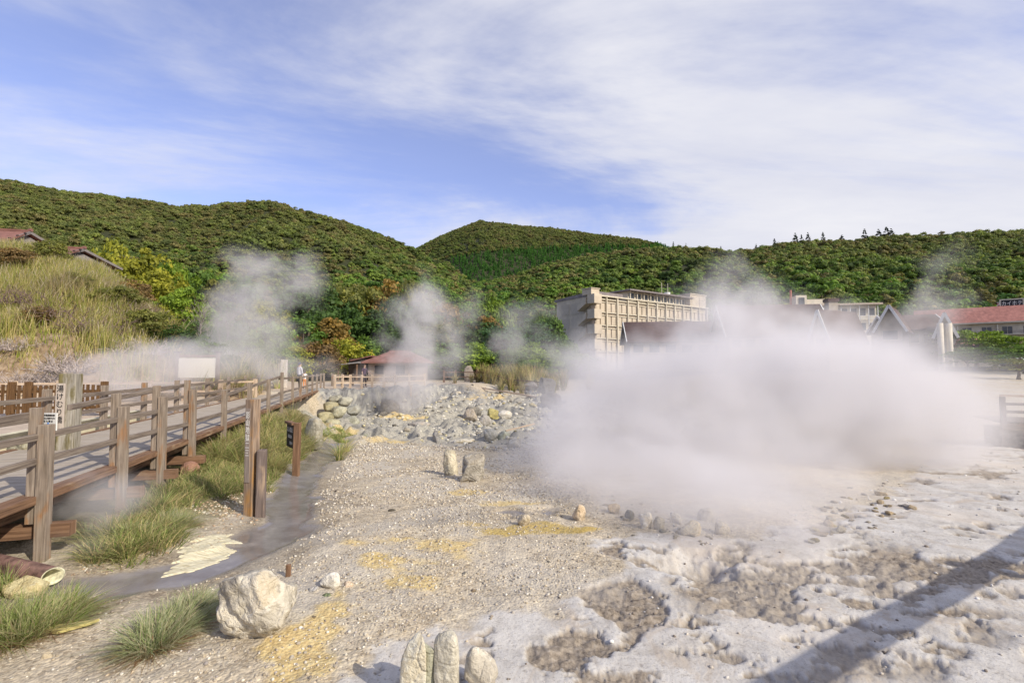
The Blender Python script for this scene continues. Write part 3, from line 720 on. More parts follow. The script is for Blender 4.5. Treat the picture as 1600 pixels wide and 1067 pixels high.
# forest that covers the hills: a far-off wood
def forest(name, spacing, ymin, ymax, pick, size, label, cone=False, seed=1, grp=None):
    g = np.random.default_rng(seed)
    variants = [np_crown(k, cone) for k in range(4)]
    pts = []
    ys = np.arange(ymin, ymax, spacing)
    X = []; Y = []
    for y in ys:
        half = y*1.25; n = int(2*half/spacing)
        X.append(g.uniform(-half, half, n)); Y.append(y+g.uniform(-.5, .5, n)*spacing)
    X = np.concatenate(X); Y = np.concatenate(Y)
    k = pick(X, Y, g); X = X[k]; Y = Y[k]
    Z = Hbase(X, Y)
    n = len(X)
    sc_ = size*(0.62+0.85*g.uniform(0, 1, n)**1.5)*(0.85+0.4*fbm(X/30, Y/30, 2, seed+30))
    rot = g.uniform(0, 6.28, n)
    # kinds of tree stand in loose groups; browner towards the ridges
    el = (Z-EYE)/np.maximum(Y, 1)
    q = fbm(X/38, Y/38, 4, seed+5)*0.95-.08+g.uniform(0, 1, n)*0.5
    cols = np.array([(0.035, 0.075, 0.018), (0.075, 0.135, 0.024), (0.115, 0.180, 0.030), (0.135, 0.175, 0.042), (0.150, 0.160, 0.050), (0.170, 0.140, 0.060), (0.060, 0.110, 0.028), (0.16, 0.21, 0.042)])
    ki = np.clip(((q-0.2)*8).astype(int), 0, 7)
    ki = np.where(g.uniform(0, 1, n) < .30, g.integers(0, 8, n), ki)
    if cone: tint = np.array([(0.095, 0.225, 0.055)])*g.uniform(.8, 1.25, (n, 1))
    else:
        tint = cols[ki]*g.uniform(.75, 1.45, (n, 1))*np.array([(0.98, 1.12, 1.0)])
        w = np.clip(ss(0.12, 0.30, el)*0.55, 0, 1)[:, None]; tint = tint*(1-w)+np.array([(0.170, 0.155, 0.066)])*w*g.uniform(.8, 1.25, (n, 1))
    tint = np.concatenate([tint, np.ones((n, 1))], 1)
    me = bpy.data.meshes.new(name); me.vertices.add(n)
    me.vertices.foreach_set('co', np.stack([X, Y, Z-0.6*sc_], 1).astype(np.float32).ravel())
    a = me.attributes.new('sc', 'FLOAT', 'POINT'); a.data.foreach_set('value', sc_.astype(np.float32))
    a = me.attributes.new('rz', 'FLOAT', 'POINT'); a.data.foreach_set('value', rot.astype(np.float32))
    a = me.attributes.new('vi', 'INT', 'POINT'); a.data.foreach_set('value', g.integers(0, 4, n).astype(np.int32))
    a = me.attributes.new('tint', 'FLOAT_COLOR', 'POINT'); a.data.foreach_set('color', tint.astype(np.float32).ravel())
    o = link(name, me, M_fleaf)
    ng = bpy.data.node_groups.new(name, 'GeometryNodeTree')
    ng.interface.new_socket('Geometry', in_out='INPUT', socket_type='NodeSocketGeometry')
    ng.interface.new_socket('Geometry', in_out='OUTPUT', socket_type='NodeSocketGeometry')
    gi = ng.nodes.new('NodeGroupInput'); go = ng.nodes.new('NodeGroupOutput')
    mp_ = ng.nodes.new('GeometryNodeMeshToPoints'); ng.links.new(gi.outputs[0], mp_.inputs[0])
    def named(nm, ty):
        q_ = ng.nodes.new('GeometryNodeInputNamedAttribute'); q_.data_type = ty; q_.inputs['Name'].default_value = nm
        return q_.outputs[0]
    join = ng.nodes.new('GeometryNodeJoinGeometry')
    for vi, v in enumerate(variants):
        inf = ng.nodes.new('GeometryNodeObjectInfo'); inf.inputs['Object'].default_value = v
        ip = ng.nodes.new('GeometryNodeInstanceOnPoints')
        cmp_ = ng.nodes.new('FunctionNodeCompare'); cmp_.data_type = 'INT'; cmp_.operation = 'EQUAL'
        ng.links.new(named('vi', 'INT'), cmp_.inputs[2]); cmp_.inputs[3].default_value = vi
        ng.links.new(mp_.outputs[0], ip.inputs['Points']); ng.links.new(cmp_.outputs[0], ip.inputs['Selection'])
        ng.links.new(inf.outputs['Geometry'], ip.inputs['Instance'])
        cx = ng.nodes.new('ShaderNodeCombineXYZ'); ng.links.new(named('rz', 'FLOAT'), cx.inputs[2])
        ng.links.new(cx.outputs[0], ip.inputs['Rotation']); ng.links.new(named('sc', 'FLOAT'), ip.inputs['Scale'])
        ng.links.new(ip.outputs[0], join.inputs[0])
    ng.links.new(join.outputs[0], go.inputs[0])
    md = o.modifiers.new('trees', 'NODES'); md.node_group = ng
    return tag(o, label, 'forest', grp, 'stuff')
_cr = {}
def np_crown(k, cone):
    if (k, cone) in _cr: return _cr[(k, cone)]
    if cone: me = crown_mesh('conifer_crown', 60+k, 0.34, 0.85, 60, 16, 0.085, cone=True)
    else: me = crown_mesh('far_crown', 50+k, 0.72, 0.66, 22, 70, 0.085, jit=0.28, cr0=(0.30, 0.48))
    me.materials.append(M_fleaf)
    o = bpy.data.objects.new('far_crown', me); _cr[(k, cone)] = o
    return o
def cone_zone(X, Y):
    u = X/Y*750+800; v = 572-(Hbase(X, Y)-EYE)/Y*750
    return (Y > 480) & (u > 700) & (u < 1075) & (v > 398-0.05*(u-700)+(vnoise(u/40, v/40, 3)-.5)*8) & (u-700 > (v-398)*0.3)
forest('left_hill_forest', 3.7, 78, 430, lambda X, Y, g: (X/Y < 0.14) & (Y > 60+6*g.uniform(0, 1, len(X))) & (Hbase(X, Y) > 1.5), 3.5, 'mixed green and rusty autumn wood covering the left hill', seed=1, grp='woods on the hills')
forest('far_hill_forest', 5.4, 500, 1010, lambda X, Y, g: (X/Y > -0.35) & (X/Y < 0.5) & ~cone_zone(X, Y) & ((Hbase(X, Y)-EYE)/Y > .10), 5.0, 'olive brown wood covering the far peaked hill', seed=2, grp='woods on the hills')
forest('plantation_forest', 4.6, 480, 1010, lambda X, Y, g: cone_zone(X, Y) & ((Hbase(X, Y)-EYE)/Y > .08), 6.0, 'bright green conifer plantation on the lower flank of the far hill', cone=True, seed=3, grp='woods on the hills')
forest('right_hill_forest', 4.0, 118, 335, lambda X, Y, g: (X/Y >= -0.02) & ((X/Y > .14) | (Y > 120)), 4.2, 'dense green wood of round crowns covering the right hill', seed=4, grp='woods on the hills')
# conifers that stand out on the right hand ridge
for i, (px, top, w) in enumerate([(1215, 376, 8), (1248, 368, 12), (1258, 370, 9), (1268, 367, 10), (1292, 366, 9), (1322, 371, 14), (1358, 361, 11), (1380, 362, 14), (1393, 358, 15), (1400, 361, 13), (1130, 388, 7), (1075, 384, 6), (1055, 381, 6), (1186, 385, 7)]):
    y = 322; x = (px-800)/750*y; zr = gz(x, y); H = max(P(px, top, y).z-zr, 4.0)+2.5; pr = CONE[i % 2]; s = w*1.25/750*y/(2*pr[2]); full = .7+5.4
    plant_tree('conifer_tree', pr, (x, y, zr-1), s, H/(full*s), (0.020, 0.042, 0.022), 'dark conifer breaking the skyline of the right ridge', 'tree', 'conifers along the ridge')

# ------------------------------------------------------------------ grass
def blades(name, base, h, lean, w, cols, segs=3, flat_dir=None, seed=0, plume=None, curl=1.0):
    """base Nx3, h N, lean Nx2 (m of sideways reach at the tip), w N, cols Nx3"""
    n = len(base); g = np.random.default_rng(seed)
    a = g.uniform(0, math.pi, n); sx = np.cos(a)[:, None]; sy = np.sin(a)[:, None]
    V = np.zeros((n, (segs+1)*2, 3), np.float32)
    for k in range(segs+1):
        t = k/segs
        cx = base[:, 0]+lean[:, 0]*t**1.8*curl; cy_ = base[:, 1]+lean[:, 1]*t**1.8*curl
        reach = np.hypot(lean[:, 0], lean[:, 1])
        cz = base[:, 2]+h*(t-0.28*t*t*np.clip(reach/np.maximum(h, .01), 0, 1.6))
        ww = w*(1-t)**0.7*0.5+0.0006
        if plume is not None: ww = np.where(plume & (t > .7), w*1.6*(1.15-t), ww)
        V[:, 2*k, 0] = cx-sx[:, 0]*ww; V[:, 2*k, 1] = cy_-sy[:, 0]*ww; V[:, 2*k, 2] = cz
        V[:, 2*k+1, 0] = cx+sx[:, 0]*ww; V[:, 2*k+1, 1] = cy_+sy[:, 0]*ww; V[:, 2*k+1, 2] = cz
    idx = (np.arange(n)*(segs+1)*2)[:, None, None]
    f = np.stack([np.array([2*k, 2*k+1, 2*k+3, 2*k+2]) for k in range(segs)])[None]+idx
    f = f.reshape(-1, 4)
    cc = np.concatenate([cols, np.ones((n, 1))], 1)
    cc = np.repeat(cc[:, None], (segs+1)*2, 1).copy()
    if plume is not None:
        cc[plume, -2:, :3] = (0.52, 0.45, 0.33); cc[plume, -4:-2, :3] = (0.42, 0.36, 0.22)
    me = np_mesh(name, V.reshape(-1, 3), f, attrs={'bc': (cc.reshape(-1, 4), 'POINT')})
    me.materials.append(M_blade)
    return me
def pal(g, n, cs, jit=.25):
    cs = np.array(cs); i = g.integers(0, len(cs), n)
    return cs[i]*g.uniform(1-jit, 1+jit, (n, 1))
GRN = [(0.16, 0.22, 0.05), (0.24, 0.29, 0.08), (0.33, 0.36, 0.14), (0.42, 0.36, 0.16), (0.48, 0.38, 0.20)]
DRY = [(0.38, 0.32, 0.13), (0.46, 0.38, 0.17), (0.30, 0.29, 0.09), (0.24, 0.25, 0.07), (0.36, 0.26, 0.13)]
HILLG = [(0.42, 0.40, 0.11), (0.52, 0.46, 0.18), (0.30, 0.34, 0.07), (0.26, 0.31, 0.05), (0.56, 0.48, 0.24), (0.46, 0.37, 0.16)]
# the grassy hill
def hill_grass():
    g = np.random.default_rng(5); n = 17000
    y = g.uniform(21.8, 44, n)**1.0; u = g.uniform(-1.45, -0.52, n); x = u*y
    m = masks(x, y)['bankg']; patch = fbm(x*.45, y*.45, 3, 131)
    el = (Hbase(x, y)-EYE)/y
    lowp = ss(0.055, 0.115, el+(patch-.5)*.12+.05*ss(-.85, -.6, u))
    k = (m > .5) & (g.uniform(0, 1, n) < (0.06+0.94*lowp))
    x, y, patch, lowp = x[k], y[k], patch[k], lowp[k]
    cx = np.repeat(x, 13)+g.normal(size=len(x)*13)*.20; cyy = np.repeat(y, 13)+g.normal(size=len(x)*13)*.20
    pp = np.repeat(patch, 13); n = len(cx)
    z = Hfine(cx, cyy)
    h = g.uniform(.35, 1.0, n)*(0.6+pp)*1.15
    ln = g.normal(size=(n, 2))*.24+np.array([.16, -.05])
    c = pal(g, n, HILLG); br = ss(.50, .62, fbm(cx*.3+7, cyy*.5, 3, 133)+g.uniform(-.05, .05, n))[:, None]*.55
    c = c*(1-br)+np.array([(0.27, 0.19, 0.13)])*br*g.uniform(.6, 1.3, (n, 1))
    me = blades('hill_grass', np.stack([cx, cyy, z-.05], 1), h, ln, g.uniform(.022, .05, n), c, 3, seed=6, plume=g.uniform(0, 1, n) < .10)
    tag(link('hill_grass', me), 'tall yellow green pampas grass covering the left hill', 'grass', None, 'stuff')
hill_grass()
def strip_grass(name, label, pts, n, spread, hgt, cs, seed, w=(.006, .014), plume=0.0, lean=.16, clus=60):
    """ground cover scattered round a list of photo points"""
    g = np.random.default_rng(seed); pts = [G(*p) for p in pts]
    X = []; Y = []; CX = []; CY = []; HS = []; PI = []; cs_ = .06 if clus > 20 else .05
    nb = n//clus
    for _ in range(nb):
        p = pts[g.integers(0, len(pts))]
        cx = p.x+g.normal()*spread*(p.y/8); c2 = p.y+g.normal()*spread*(p.y/8)
        X.append(cx+g.normal(size=clus)*cs_); Y.append(c2+g.normal(size=clus)*cs_); CX.append(np.full(clus, cx)); CY.append(np.full(clus, c2)); HS.append(np.full(clus, g.uniform(.55, 1.35))); PI.append(np.full(clus, g.uniform(.55, 1.5)))
    X = np.concatenate(X); Y = np.concatenate(Y); CX = np.concatenate(CX); CY = np.concatenate(CY); HS = np.concatenate(HS); PI = np.concatenate(PI)
    s = (X-A0[0])*ND[0]+(Y-A0[1])*ND[1]; wt = masks(X, Y)['wet']
    k = ((s > 0.12) | (Y > 28) | (s < -2.9)) & (wt < .35); X = X[k]; Y = Y[k]; CX = CX[k]; CY = CY[k]; HS = HS[k]; PI = PI[k]; n = len(X)
    h = g.uniform(.45, 1.1, n)*hgt*HS
    base = np.stack([X, Y, Hfine(X, Y)-.02], 1)
    ln = g.normal(size=(n, 2))*lean*.5+np.stack([X-CX, Y-CY], 1)*(lean/.06)*(h/hgt)[:, None]
    me = blades(name, base, h, ln, g.uniform(w[0], w[1], n)*np.maximum(1, Y/9), pal(g, n, cs)*PI[:, None], 3, seed=seed, plume=(g.uniform(0, 1, n) < plume) if plume else None)
    tag(link(name, me), label, 'grass', None, 'stuff')
strip_grass('bank_grass', 'green and tan grass on the bank below the footbridge', [(230, 800), (260, 780), (300, 765), (340, 760), (250, 820), (200, 835), (270, 755), (310, 740), (340, 740), (375, 760), (230, 845), (180, 860), (360, 735), (420, 745)], 30000, .22, .26, GRN, 11)
strip_grass('tall_bank_grass', 'tall arching grass under the footbridge edge', [(330, 720), (350, 712), (370, 705), (360, 690), (340, 700), (380, 690), (410, 690), (430, 680), (450, 690), (440, 700), (420, 712), (470, 712), (490, 700), (445, 665), (400, 665)], 30000, .28, .48, GRN+DRY[:4], 12, lean=.34, plume=.02)
strip_grass('stream_edge_grass', 'low grass along the muddy stream edge', [(500, 690), (520, 686), (490, 697), (535, 684), (470, 722), (440, 735)], 9000, .16, .20, GRN[:4], 13)
strip_grass('pampas_grass', 'pale pampas grass beyond the walk above the bridge', [(370, 588), (400, 586), (430, 587), (460, 588), (480, 590), (350, 590), (415, 590), (445, 590)], 9000, .42, 1.7, DRY+HILLG, 14, w=(.012, .022), plume=.12, lean=.4)
strip_grass('field_grass', 'dry yellow grass behind the far path fence', [(800, 600), (830, 602), (850, 604), (780, 600), (815, 604), (840, 608)], 7000, .30, 1.6, DRY, 15, w=(.012, .02), lean=.3)
# countable clumps in the foreground
def grass_clump(px, py, rad, hgt, n, cs, label, seed, lx=0.0):
    g = np.random.default_rng(seed); c = GF(px, py)
    r = rad*np.sqrt(g.uniform(0, 1, n))*.55; a = g.uniform(0, 6.283, n)
    r = r*(.55+.75*vnoise(a*1.3, np.full(n, seed*3.7), 3)+.25*vnoise(a*3.9, np.full(n, seed*1.7), 4)); x = np.cos(a)*r; y = np.sin(a)*r
    z = Hfine(x+c.x, y+c.y)-c.z-.02
    h = hgt*g.uniform(.3, 1.25, n)*(1-.35*r/rad)
    ln = np.stack([np.cos(a), np.sin(a)], 1)*(r/rad*1.1+.12)[:, None]*hgt*g.uniform(.2, 1.3, (n, 1))+g.normal(size=(n, 2))*hgt*.28
    ln[:, 0] += lx
    cc = pal(g, n, cs)
    dr = g.uniform(0, 1, n) < .36; h = np.where(dr, h*.5, h); cc[dr] = pal(g, int(dr.sum()), [(0.30, 0.16, 0.08), (0.36, 0.25, 0.13)])
    me = blades('grass_clump', np.stack([x, y, z], 1), h, ln, g.uniform(.004, .009, n), cc, 4, seed=seed)
    return tag(link('grass_clump', me, None, None, c), label, 'grass clump', 'clumps of grass in the foreground')
CL = [(0.20, 0.27, 0.06), (0.28, 0.35, 0.10), (0.38, 0.42, 0.18), (0.46, 0.45, 0.24), (0.50, 0.42, 0.24)]
CLG = [(0.36, 0.40, 0.20), (0.44, 0.46, 0.28), (0.28, 0.34, 0.14), (0.52, 0.46, 0.30)]
grass_clump(35, 985, .46, .34, 2600, CL, 'large green grass clump at the bottom left corner', 1)
grass_clump(90, 955, .36, .27, 1500, CL, 'green clump to the right of the corner clump, above the bark slab', 2)
grass_clump(-40, 1000, .4, .34, 1400, CL, 'green clump at the left edge behind the corner clump', 3)
grass_clump(8, 915, .25, .26, 700, CL, 'small clump in front of the cut pipe', 4)
grass_clump(238, 1015, .26, .30, 1700, CLG, 'grey green fan of grass in front of the big pale boulder', 5)
grass_clump(272, 985, .30, .27, 1500, CLG, 'soft green clump left of the big pale boulder', 6, .05)
grass_clump(305, 955, .26, .24, 1100, CLG, 'feathery clump behind the big pale boulder', 7, .05)
grass_clump(270, 822, .34, .26, 1700, CLG, 'blue green clump on the bank above the stream', 8)
grass_clump(215, 842, .34, .25, 1400, CLG, 'blue green clump at the foot of the second bridge post', 9)
grass_clump(345, 725, .42, .5, 1500, GRN, 'lush arching clump left of the carved signposts', 10)
grass_clump(418, 900, .05, .06, 90, CL, 'tiny tuft in the gravel above the big pale boulder', 11)
grass_clump(457, 668, .22, 1.0, 500, GRN+DRY, 'tall reed clump rising past the bridge rail', 12, .1)
grass_clump(420, 735, .45, .45, 1500, GRN+DRY[:2], 'tan and green clump right of the carved signposts', 13)

# dead pale twiggy shrubs
def twigs(name, loc, rad, hgt, n, label, colr, seed, cat='shrub'):
    g = random.Random(seed); b = MB(); 
    for _ in range(n):
        a = g.uniform(0, 6.28); r = rad*math.sqrt(g.random()); p = Vector((math.cos(a)*r, math.sin(a)*r, -.05))
        d = Vector((math.cos(a)*.5*r/rad+g.uniform(-.6, .6), math.sin(a)*.5*r/rad+g.uniform(-.6, .6), 1)).normalized(); pts = [p.copy()]
        st = hgt/5*g.uniform(.5, 1.2)
        for k in range(5):
            d = (d+Vector((g.uniform(-.6, .6), g.uniform(-.6, .6), g.uniform(-.45, .35)))).normalized(); p = p+d*st; pts.append(p.copy())
            if k in (2, 3):
                e = (d+Vector((g.uniform(-.9, .9), g.uniform(-.9, .9), g.uniform(-.3, .5)))).normalized()
                b.tube([p, p+e*st*.8, p+(e+Vector((g.uniform(-.4, .4), g.uniform(-.4, .4), .1)))*st*1.4], [.010, .008, .004], 3, cap=False)
        b.tube(pts, [.024, .019, .016, .013, .009, .005], 4, cap=False)
    return tag(b.build(name, colr, None, loc), label, cat, 'dead shrubs at the foot of the hill')
M_twig = plain('bleached_twigs', (0.42, 0.36, 0.33), .9, .3, 8)
M_twig3 = plain('grey_bark', (0.30, 0.26, 0.235), .9, .3, 8)
M_twig2 = plain('brown_twigs', (0.20, 0.14, 0.12), .9, .3, 8)
for i, (px, py, y, r, h, n, m, lab) in enumerate([(60, 552, 21.6, 1.0, .8, 150, M_twig, 'bleached tangle of dead twigs above the ochre bank'), (115, 545, 22.2, 1.1, .9, 160, M_twig, 'widest bleached dead shrub at the hill foot'),
        (20, 532, 22.8, .9, .7, 120, M_twig, 'bleached dead shrub at the left edge above the pale pipe'), (150, 520, 25, 1.3, 1.1, 140, M_twig2, 'brown dead shrub halfway up the left hill foot'), (215, 540, 24.5, 1.2, .9, 120, M_twig, 'grey dead shrub at the right end of the hill foot'),
        (205, 500, 28, 1.2, 1.0, 120, M_twig2, 'brown dead shrub under the dark hollow of the hill'), (40, 490, 26, 1.8, 1.0, 170, M_twig2, 'purple brown thicket on the slope of the left hill'), (90, 500, 25.5, 1.5, .9, 130, M_twig2, 'brown thicket right of the purple one on the slope')]):
    x = (px-800)/750*y; twigs('dead_shrub', (x, y, HF(x, y)), r, h, n, lab, m, 70+i)
# bare tree with white branches above the steam
def bare_tree(px, py, y, s, label, seed):
    g = random.Random(seed); x = (px-800)/750*y; b = MB(); z = gz(x, y)
    top = P(px, py, y).z-z
    def br(p, d, L_, r, lv):
        pts = [p.copy()]; rr = [r]
        for k in range(4):
            d = (d+Vector((g.uniform(-.35, .35), g.uniform(-.35, .35), g.uniform(-.15, .2)))).normalized(); p = p+d*L_/4; pts.append(p.copy()); rr.append(r*(1-.18*(k+1)))
            if lv < 3 and k >= 1:
                for _ in range(2): br(p, (d+Vector((g.uniform(-1, 1), g.uniform(-1, 1), g.uniform(-.2, .6)))).normalized(), L_*.62, r*.5, lv+1)
        b.tube(pts, rr, 5, cap=False)
    br(Vector((0, 0, 0)), Vector((0, 0, 1)), top*.55, .07*s, 0)
    root = empty('bare_tree', (x, y, z), 0, label, 'tree', 'bare trees above the walk')
    b.build('branches', M_twig3, root)
bare_tree(318, 470, 38, 1.0, 'bare white branched tree above the steaming walk', 3)
bare_tree(340, 480, 42, 1.0, 'smaller bare grey tree right of the white branched one', 5)

# ================================================================== ROCKS
def rock_mesh(name, seed, size, sub=4, planes=9, rough=.10, flatb=True, sharp=.85, boxy=1.0):
    g = np.random.default_rng(seed); bm = bmesh.new(); bmesh.ops.create_icosphere(bm, subdivisions=sub, radius=1)
    v = np.array([w.co[:] for w in bm.verts])
    if boxy != 1.0:
        v = np.sign(v)*np.abs(v)**boxy
    for _ in range(planes):
        n = g.normal(size=3); n[2] *= .8; n /= np.linalg.norm(n); d = g.uniform(.52, .88)
        k = v@n; ex = np.clip(k-d, 0, None); v = v-np.outer(ex*sharp, n)
    def n3(p, s, sd_): return (fbm(p[:, 0]*s+p[:, 2]*s*.7+sd_, p[:, 1]*s-p[:, 2]*s*.6, 4, sd_)-.5)+(fbm(p[:, 2]*s+3, p[:, 0]*s+p[:, 1]*s*.5, 3, sd_+9)-.5)
    nn = v/np.linalg.norm(v, axis=1)[:, None]
    v = v+nn*(np.abs(n3(v, 2.6, seed+5))*-rough*1.3+n3(v, 1.6, seed)*rough*2.2+n3(v, 5, seed+1)*rough*.8+n3(v, 12, seed+2)*rough*.35)[:, None]
    v = v*np.array(size)/2/np.abs(v).max(0)
    if flatb: v[:, 2] = np.where(v[:, 2] < -size[2]*.38, -size[2]*.38+(v[:, 2]+size[2]*.38)*.3, v[:, 2])
    v[:, 2] += size[2]*.40
    for w, p in zip(bm.verts, v): w.co = p
    me = bpy.data.meshes.new(name); bm.to_mesh(me); bm.free()
    me.polygons.foreach_set('use_smooth', [True]*len(me.polygons)); me.materials.append(M_rock)
    return me
def rock(px, py, w, h, label, seed, colr=(.5, .47, .40), dep=None, rz=0, sub=4, cat='boulder', group=None, name='boulder', sink=.03, **kw):
    """px,py: middle of the foot in the photo; w,h in photo pixels"""
    p = GF(px, py); s = p.y/750; dd = (dep if dep else w*.8)*s
    me = rock_mesh(name, seed, (w*s, dd, h*s*1.22), sub, **kw)
    p.y += dd*.35; p.z = HF(p.x, p.y)-sink
    o = link(name, me, None, None, p, (0, 0, rz)); o.color = (*colr, 1)
    return tag(o, label, cat, group)
PALE = (.56, .52, .44); GREY = (.30, .295, .28); DGREY = (.16, .155, .15); YEL = (.58, .52, .30); WHITE = (.74, .71, .66); TAN = (.46, .38, .28)
rock(380, 1010, 132, 98, 'big pale boulder with ochre and grey stains in the gravel', 101, (.64, .61, .54), sub=5, rough=.15, planes=14, boxy=.8)
rock(515, 922, 38, 20, 'round white stone in the gravel behind the big boulder', 102, (.80, .78, .72))
rock(542, 922, 16, 10, 'small pinkish stone touching the round white stone', 103, (.66, .55, .44), sub=3, cat='stone')
rock(489, 929, 16, 11, 'small grey stone left of the round white stone', 104, (.45, .45, .46), sub=3, cat='stone')
rock(509, 936, 18, 7, 'dark greenish pebble in front of the round white stone', 105, (.18, .22, .13), sub=3, cat='stone')
rock(704, 742, 26, 38, 'slim pale standing stone, left of the upright pair in the plain', 306, (.62, .58, .47), dep=18, rough=.09, planes=9, boxy=.5)
rock(738, 752, 40, 42, 'broad grey standing stone, right of the upright pair in the plain', 107, (.42, .40, .36), dep=26, rough=.15, planes=8, boxy=.6)
rock(681, 692, 12, 20, 'small grey upright stone alone in the plain', 108, (.35, .35, .36), dep=10)
rock(647, 1110, 46, 104, 'tall pale pointed stone, left of the pair at the bottom edge', 109, (.72, .71, .63), dep=24, rough=.05, planes=7, boxy=.45)
rock(668, 1108, 26, 94, 'thin grey green slab leaning behind the left bottom stone', 110, (.42, .44, .37), dep=20, rough=.05, planes=7, boxy=.45)
rock(695, 1112, 40, 104, 'tall pale blocky stone, right of the pair at the bottom edge', 111, (.66, .64, .56), dep=26, rough=.06, planes=6, boxy=.45)
rock(750, 1086, 54, 58, 'white and tan rounded rock cut by the bottom edge', 112, (.76, .73, .66), dep=34, rough=.09)
rock(26, 924, 62, 30, 'smooth cream boulder under the cut pipe', 113, (.62, .57, .36), rough=.05)
rock(802, 700, 24, 16, 'round pale rock at the right end of the rubble', 114, (.60, .58, .52), sub=3)
rock(604, 651, 36, 22, 'dark rounded boulder pair, upper right one below the cliff', 115, (.24, .23, .22))
rock(596, 653, 20, 12, 'small dark boulder leaning on the larger dark one below the cliff', 116, (.20, .19, .18), sub=3)
rock(735, 668, 26, 22, 'large tan grey boulder in the middle of the rubble', 117, (.44, .40, .35))
rock(757, 668, 20, 18, 'grey boulder right of the tan grey one in the rubble', 118, (.44, .43, .42))
rock(770, 660, 20, 18, 'yellow stained boulder in the rubble', 119, (.46, .42, .18))
rock(789, 665, 22, 14, 'whitish boulder at the right of the yellow stained one', 120, (.62, .61, .58))
rock(737, 655, 30, 18, 'dark slab boulder topping the rubble', 121, (.25, .245, .235), rough=.14)
rock(763, 690, 30, 18, 'blue grey boulder in the lower right of the rubble', 122, (.40, .41, .41))
rock(787, 687, 22, 14, 'greenish grey stone at the lower right of the rubble', 123, (.40, .43, .38), sub=3)
rock(720, 692, 44, 7, 'flat cream slab in front of the rubble', 124, (.82, .78, .66), sub=3)
rock(650, 676, 40, 10, 'long flat grey slab at the left front of the rubble', 125, (.40, .38, .36), sub=3)
rock(853, 618, 34, 28, 'big dark rock behind the steam on the far slope', 126, (.15, .15, .16))
rock(862, 640, 36, 24, 'dark brown rock below the far concrete slab', 127, (.14, .13, .125), rough=.14)
rock(830, 612, 26, 14, 'dark boulder left of the big dark rock on the far slope', 128, (.20, .19, .20), sub=3)
rock(150, 832, 58, 14, 'brown stone slab under the footbridge', 129, (.34, .22, .16), sub=3, name='stone_slab', cat='slab', planes=5, rough=.05)
rock(165, 818, 34, 12, 'smaller brown slab behind the slab under the footbridge', 130, (.40, .28, .20), sub=3, name='stone_slab', cat='slab', planes=5, rough=.05)
rock(36, 712, 72, 34, 'mossy grey rock beside the walk at the left edge', 131, (.42, .41, .32), rough=.12)
rock(291, 745, 30, 22, 'reddish block at the foot of the third bridge post', 132, (.34, .20, .16), sub=3, planes=5, rough=.04)
rock(70, 1028, 16, 12, 'small cream stone in the sand at lower left', 133, (.66, .58, .44), sub=3, cat='stone')
rock(150, 972, 12, 9, 'tiny white stone right of the bark slab', 134, (.80, .78, .74), sub=3, cat='stone')
rock(524, 767, 5, 4, 'tiny dark stone on the pale plain', 135, (.06, .05, .05), sub=2, cat='stone')
rock(612, 799, 15, 5, 'flat dark stone on the plain', 136, (.12, .11, .09), sub=2, cat='stone')
rock(595, 794, 5, 4, 'small dark stone beside the flat dark stone', 137, (.08, .08, .08), sub=2, cat='stone')
rock(818, 823, 22, 20, 'pale stone standing in the ochre streak', 138, (.56, .50, .40), sub=3)
rock(905, 815, 22, 24, 'pinkish pale stone at the right end of the ochre streak', 139, (.64, .54, .42), sub=3)
for i, (px, py, w, h, c, lab) in enumerate([(1010, 828, 20, 26, WHITE, 'upright white stone on the vent rim'), (1032, 830, 18, 22, PALE, 'pale grey stone between the white ones on the vent rim'), (1057, 822, 18, 20, WHITE, 'small bright white stone on the vent rim'),
        (1083, 838, 34, 24, (.66, .60, .48), 'largest cream stone on the vent rim'), (1108, 815, 30, 20, PALE, 'pale stone fading into the steam'), (985, 815, 16, 16, GREY, 'grey stone at the left end of the vent rim'),
        (960, 805, 20, 16, TAN, 'tan stone half lost in steam left of the vent rim'), (1130, 835, 24, 20, PALE, 'pale stone right of the cream one on the vent rim')]):
    rock(px, py, w, h, lab, 150+i, c, sub=3, group='stones on the vent rim', planes=11, rough=.14, boxy=.75)
# rubble: each stone its own object; nothing tells most of them apart
RM = [rock_mesh('rubble_stone', 200+i, (1, .8, .62), 3, planes=12, rough=.13, boxy=.75) for i in range(8)]
def rubble(region, n, smin, smax, label, group, cols, seed, keep=None, sq=1.0):
    g = random.Random(seed); poly = region
    xs = [p[0] for p in poly]; ys = [p[1] for p in poly]; k = 0; tries = 0
    while k < n and tries < n*40:
        tries += 1
        px = g.uniform(min(xs), max(xs)); py = g.uniform(min(ys), max(ys))
        if inpoly(np.array([px]), np.array([py]), np.array(poly, float), 1.0)[0] < .5: continue
        p = G(px, py); s = (smin+(smax-smin)*g.random()**2.4)*p.y/750
        o = link('rubble_stone', g.choice(RM), None, None, (p.x, p.y, HF(p.x, p.y)-s*.12), (g.uniform(-.25, .25), g.uniform(-.25, .25), g.uniform(0, 6.28)))
        o.scale = (s, s*g.uniform(.8, 1.2), s*g.uniform(.45, .95)*sq); c = g.choice(cols); v = g.uniform(.75, 1.2); o.color = (c[0]*v, c[1]*v, c[2]*v, 1)
        tag(o, label, 'stone', group); k += 1
rubble([(560, 640), (640, 625), (720, 618), (820, 632), (860, 650), (850, 690), (800, 700), (720, 690), (600, 680), (550, 665)], 130, 5, 19, 'one of many grey and cream stones in the rubble field', 'rubble field stones', [(.40, .385, .35), PALE, (.50, .48, .42), YEL, (.66, .63, .55), (.22, .21, .20), (.30, .29, .27)], 1)
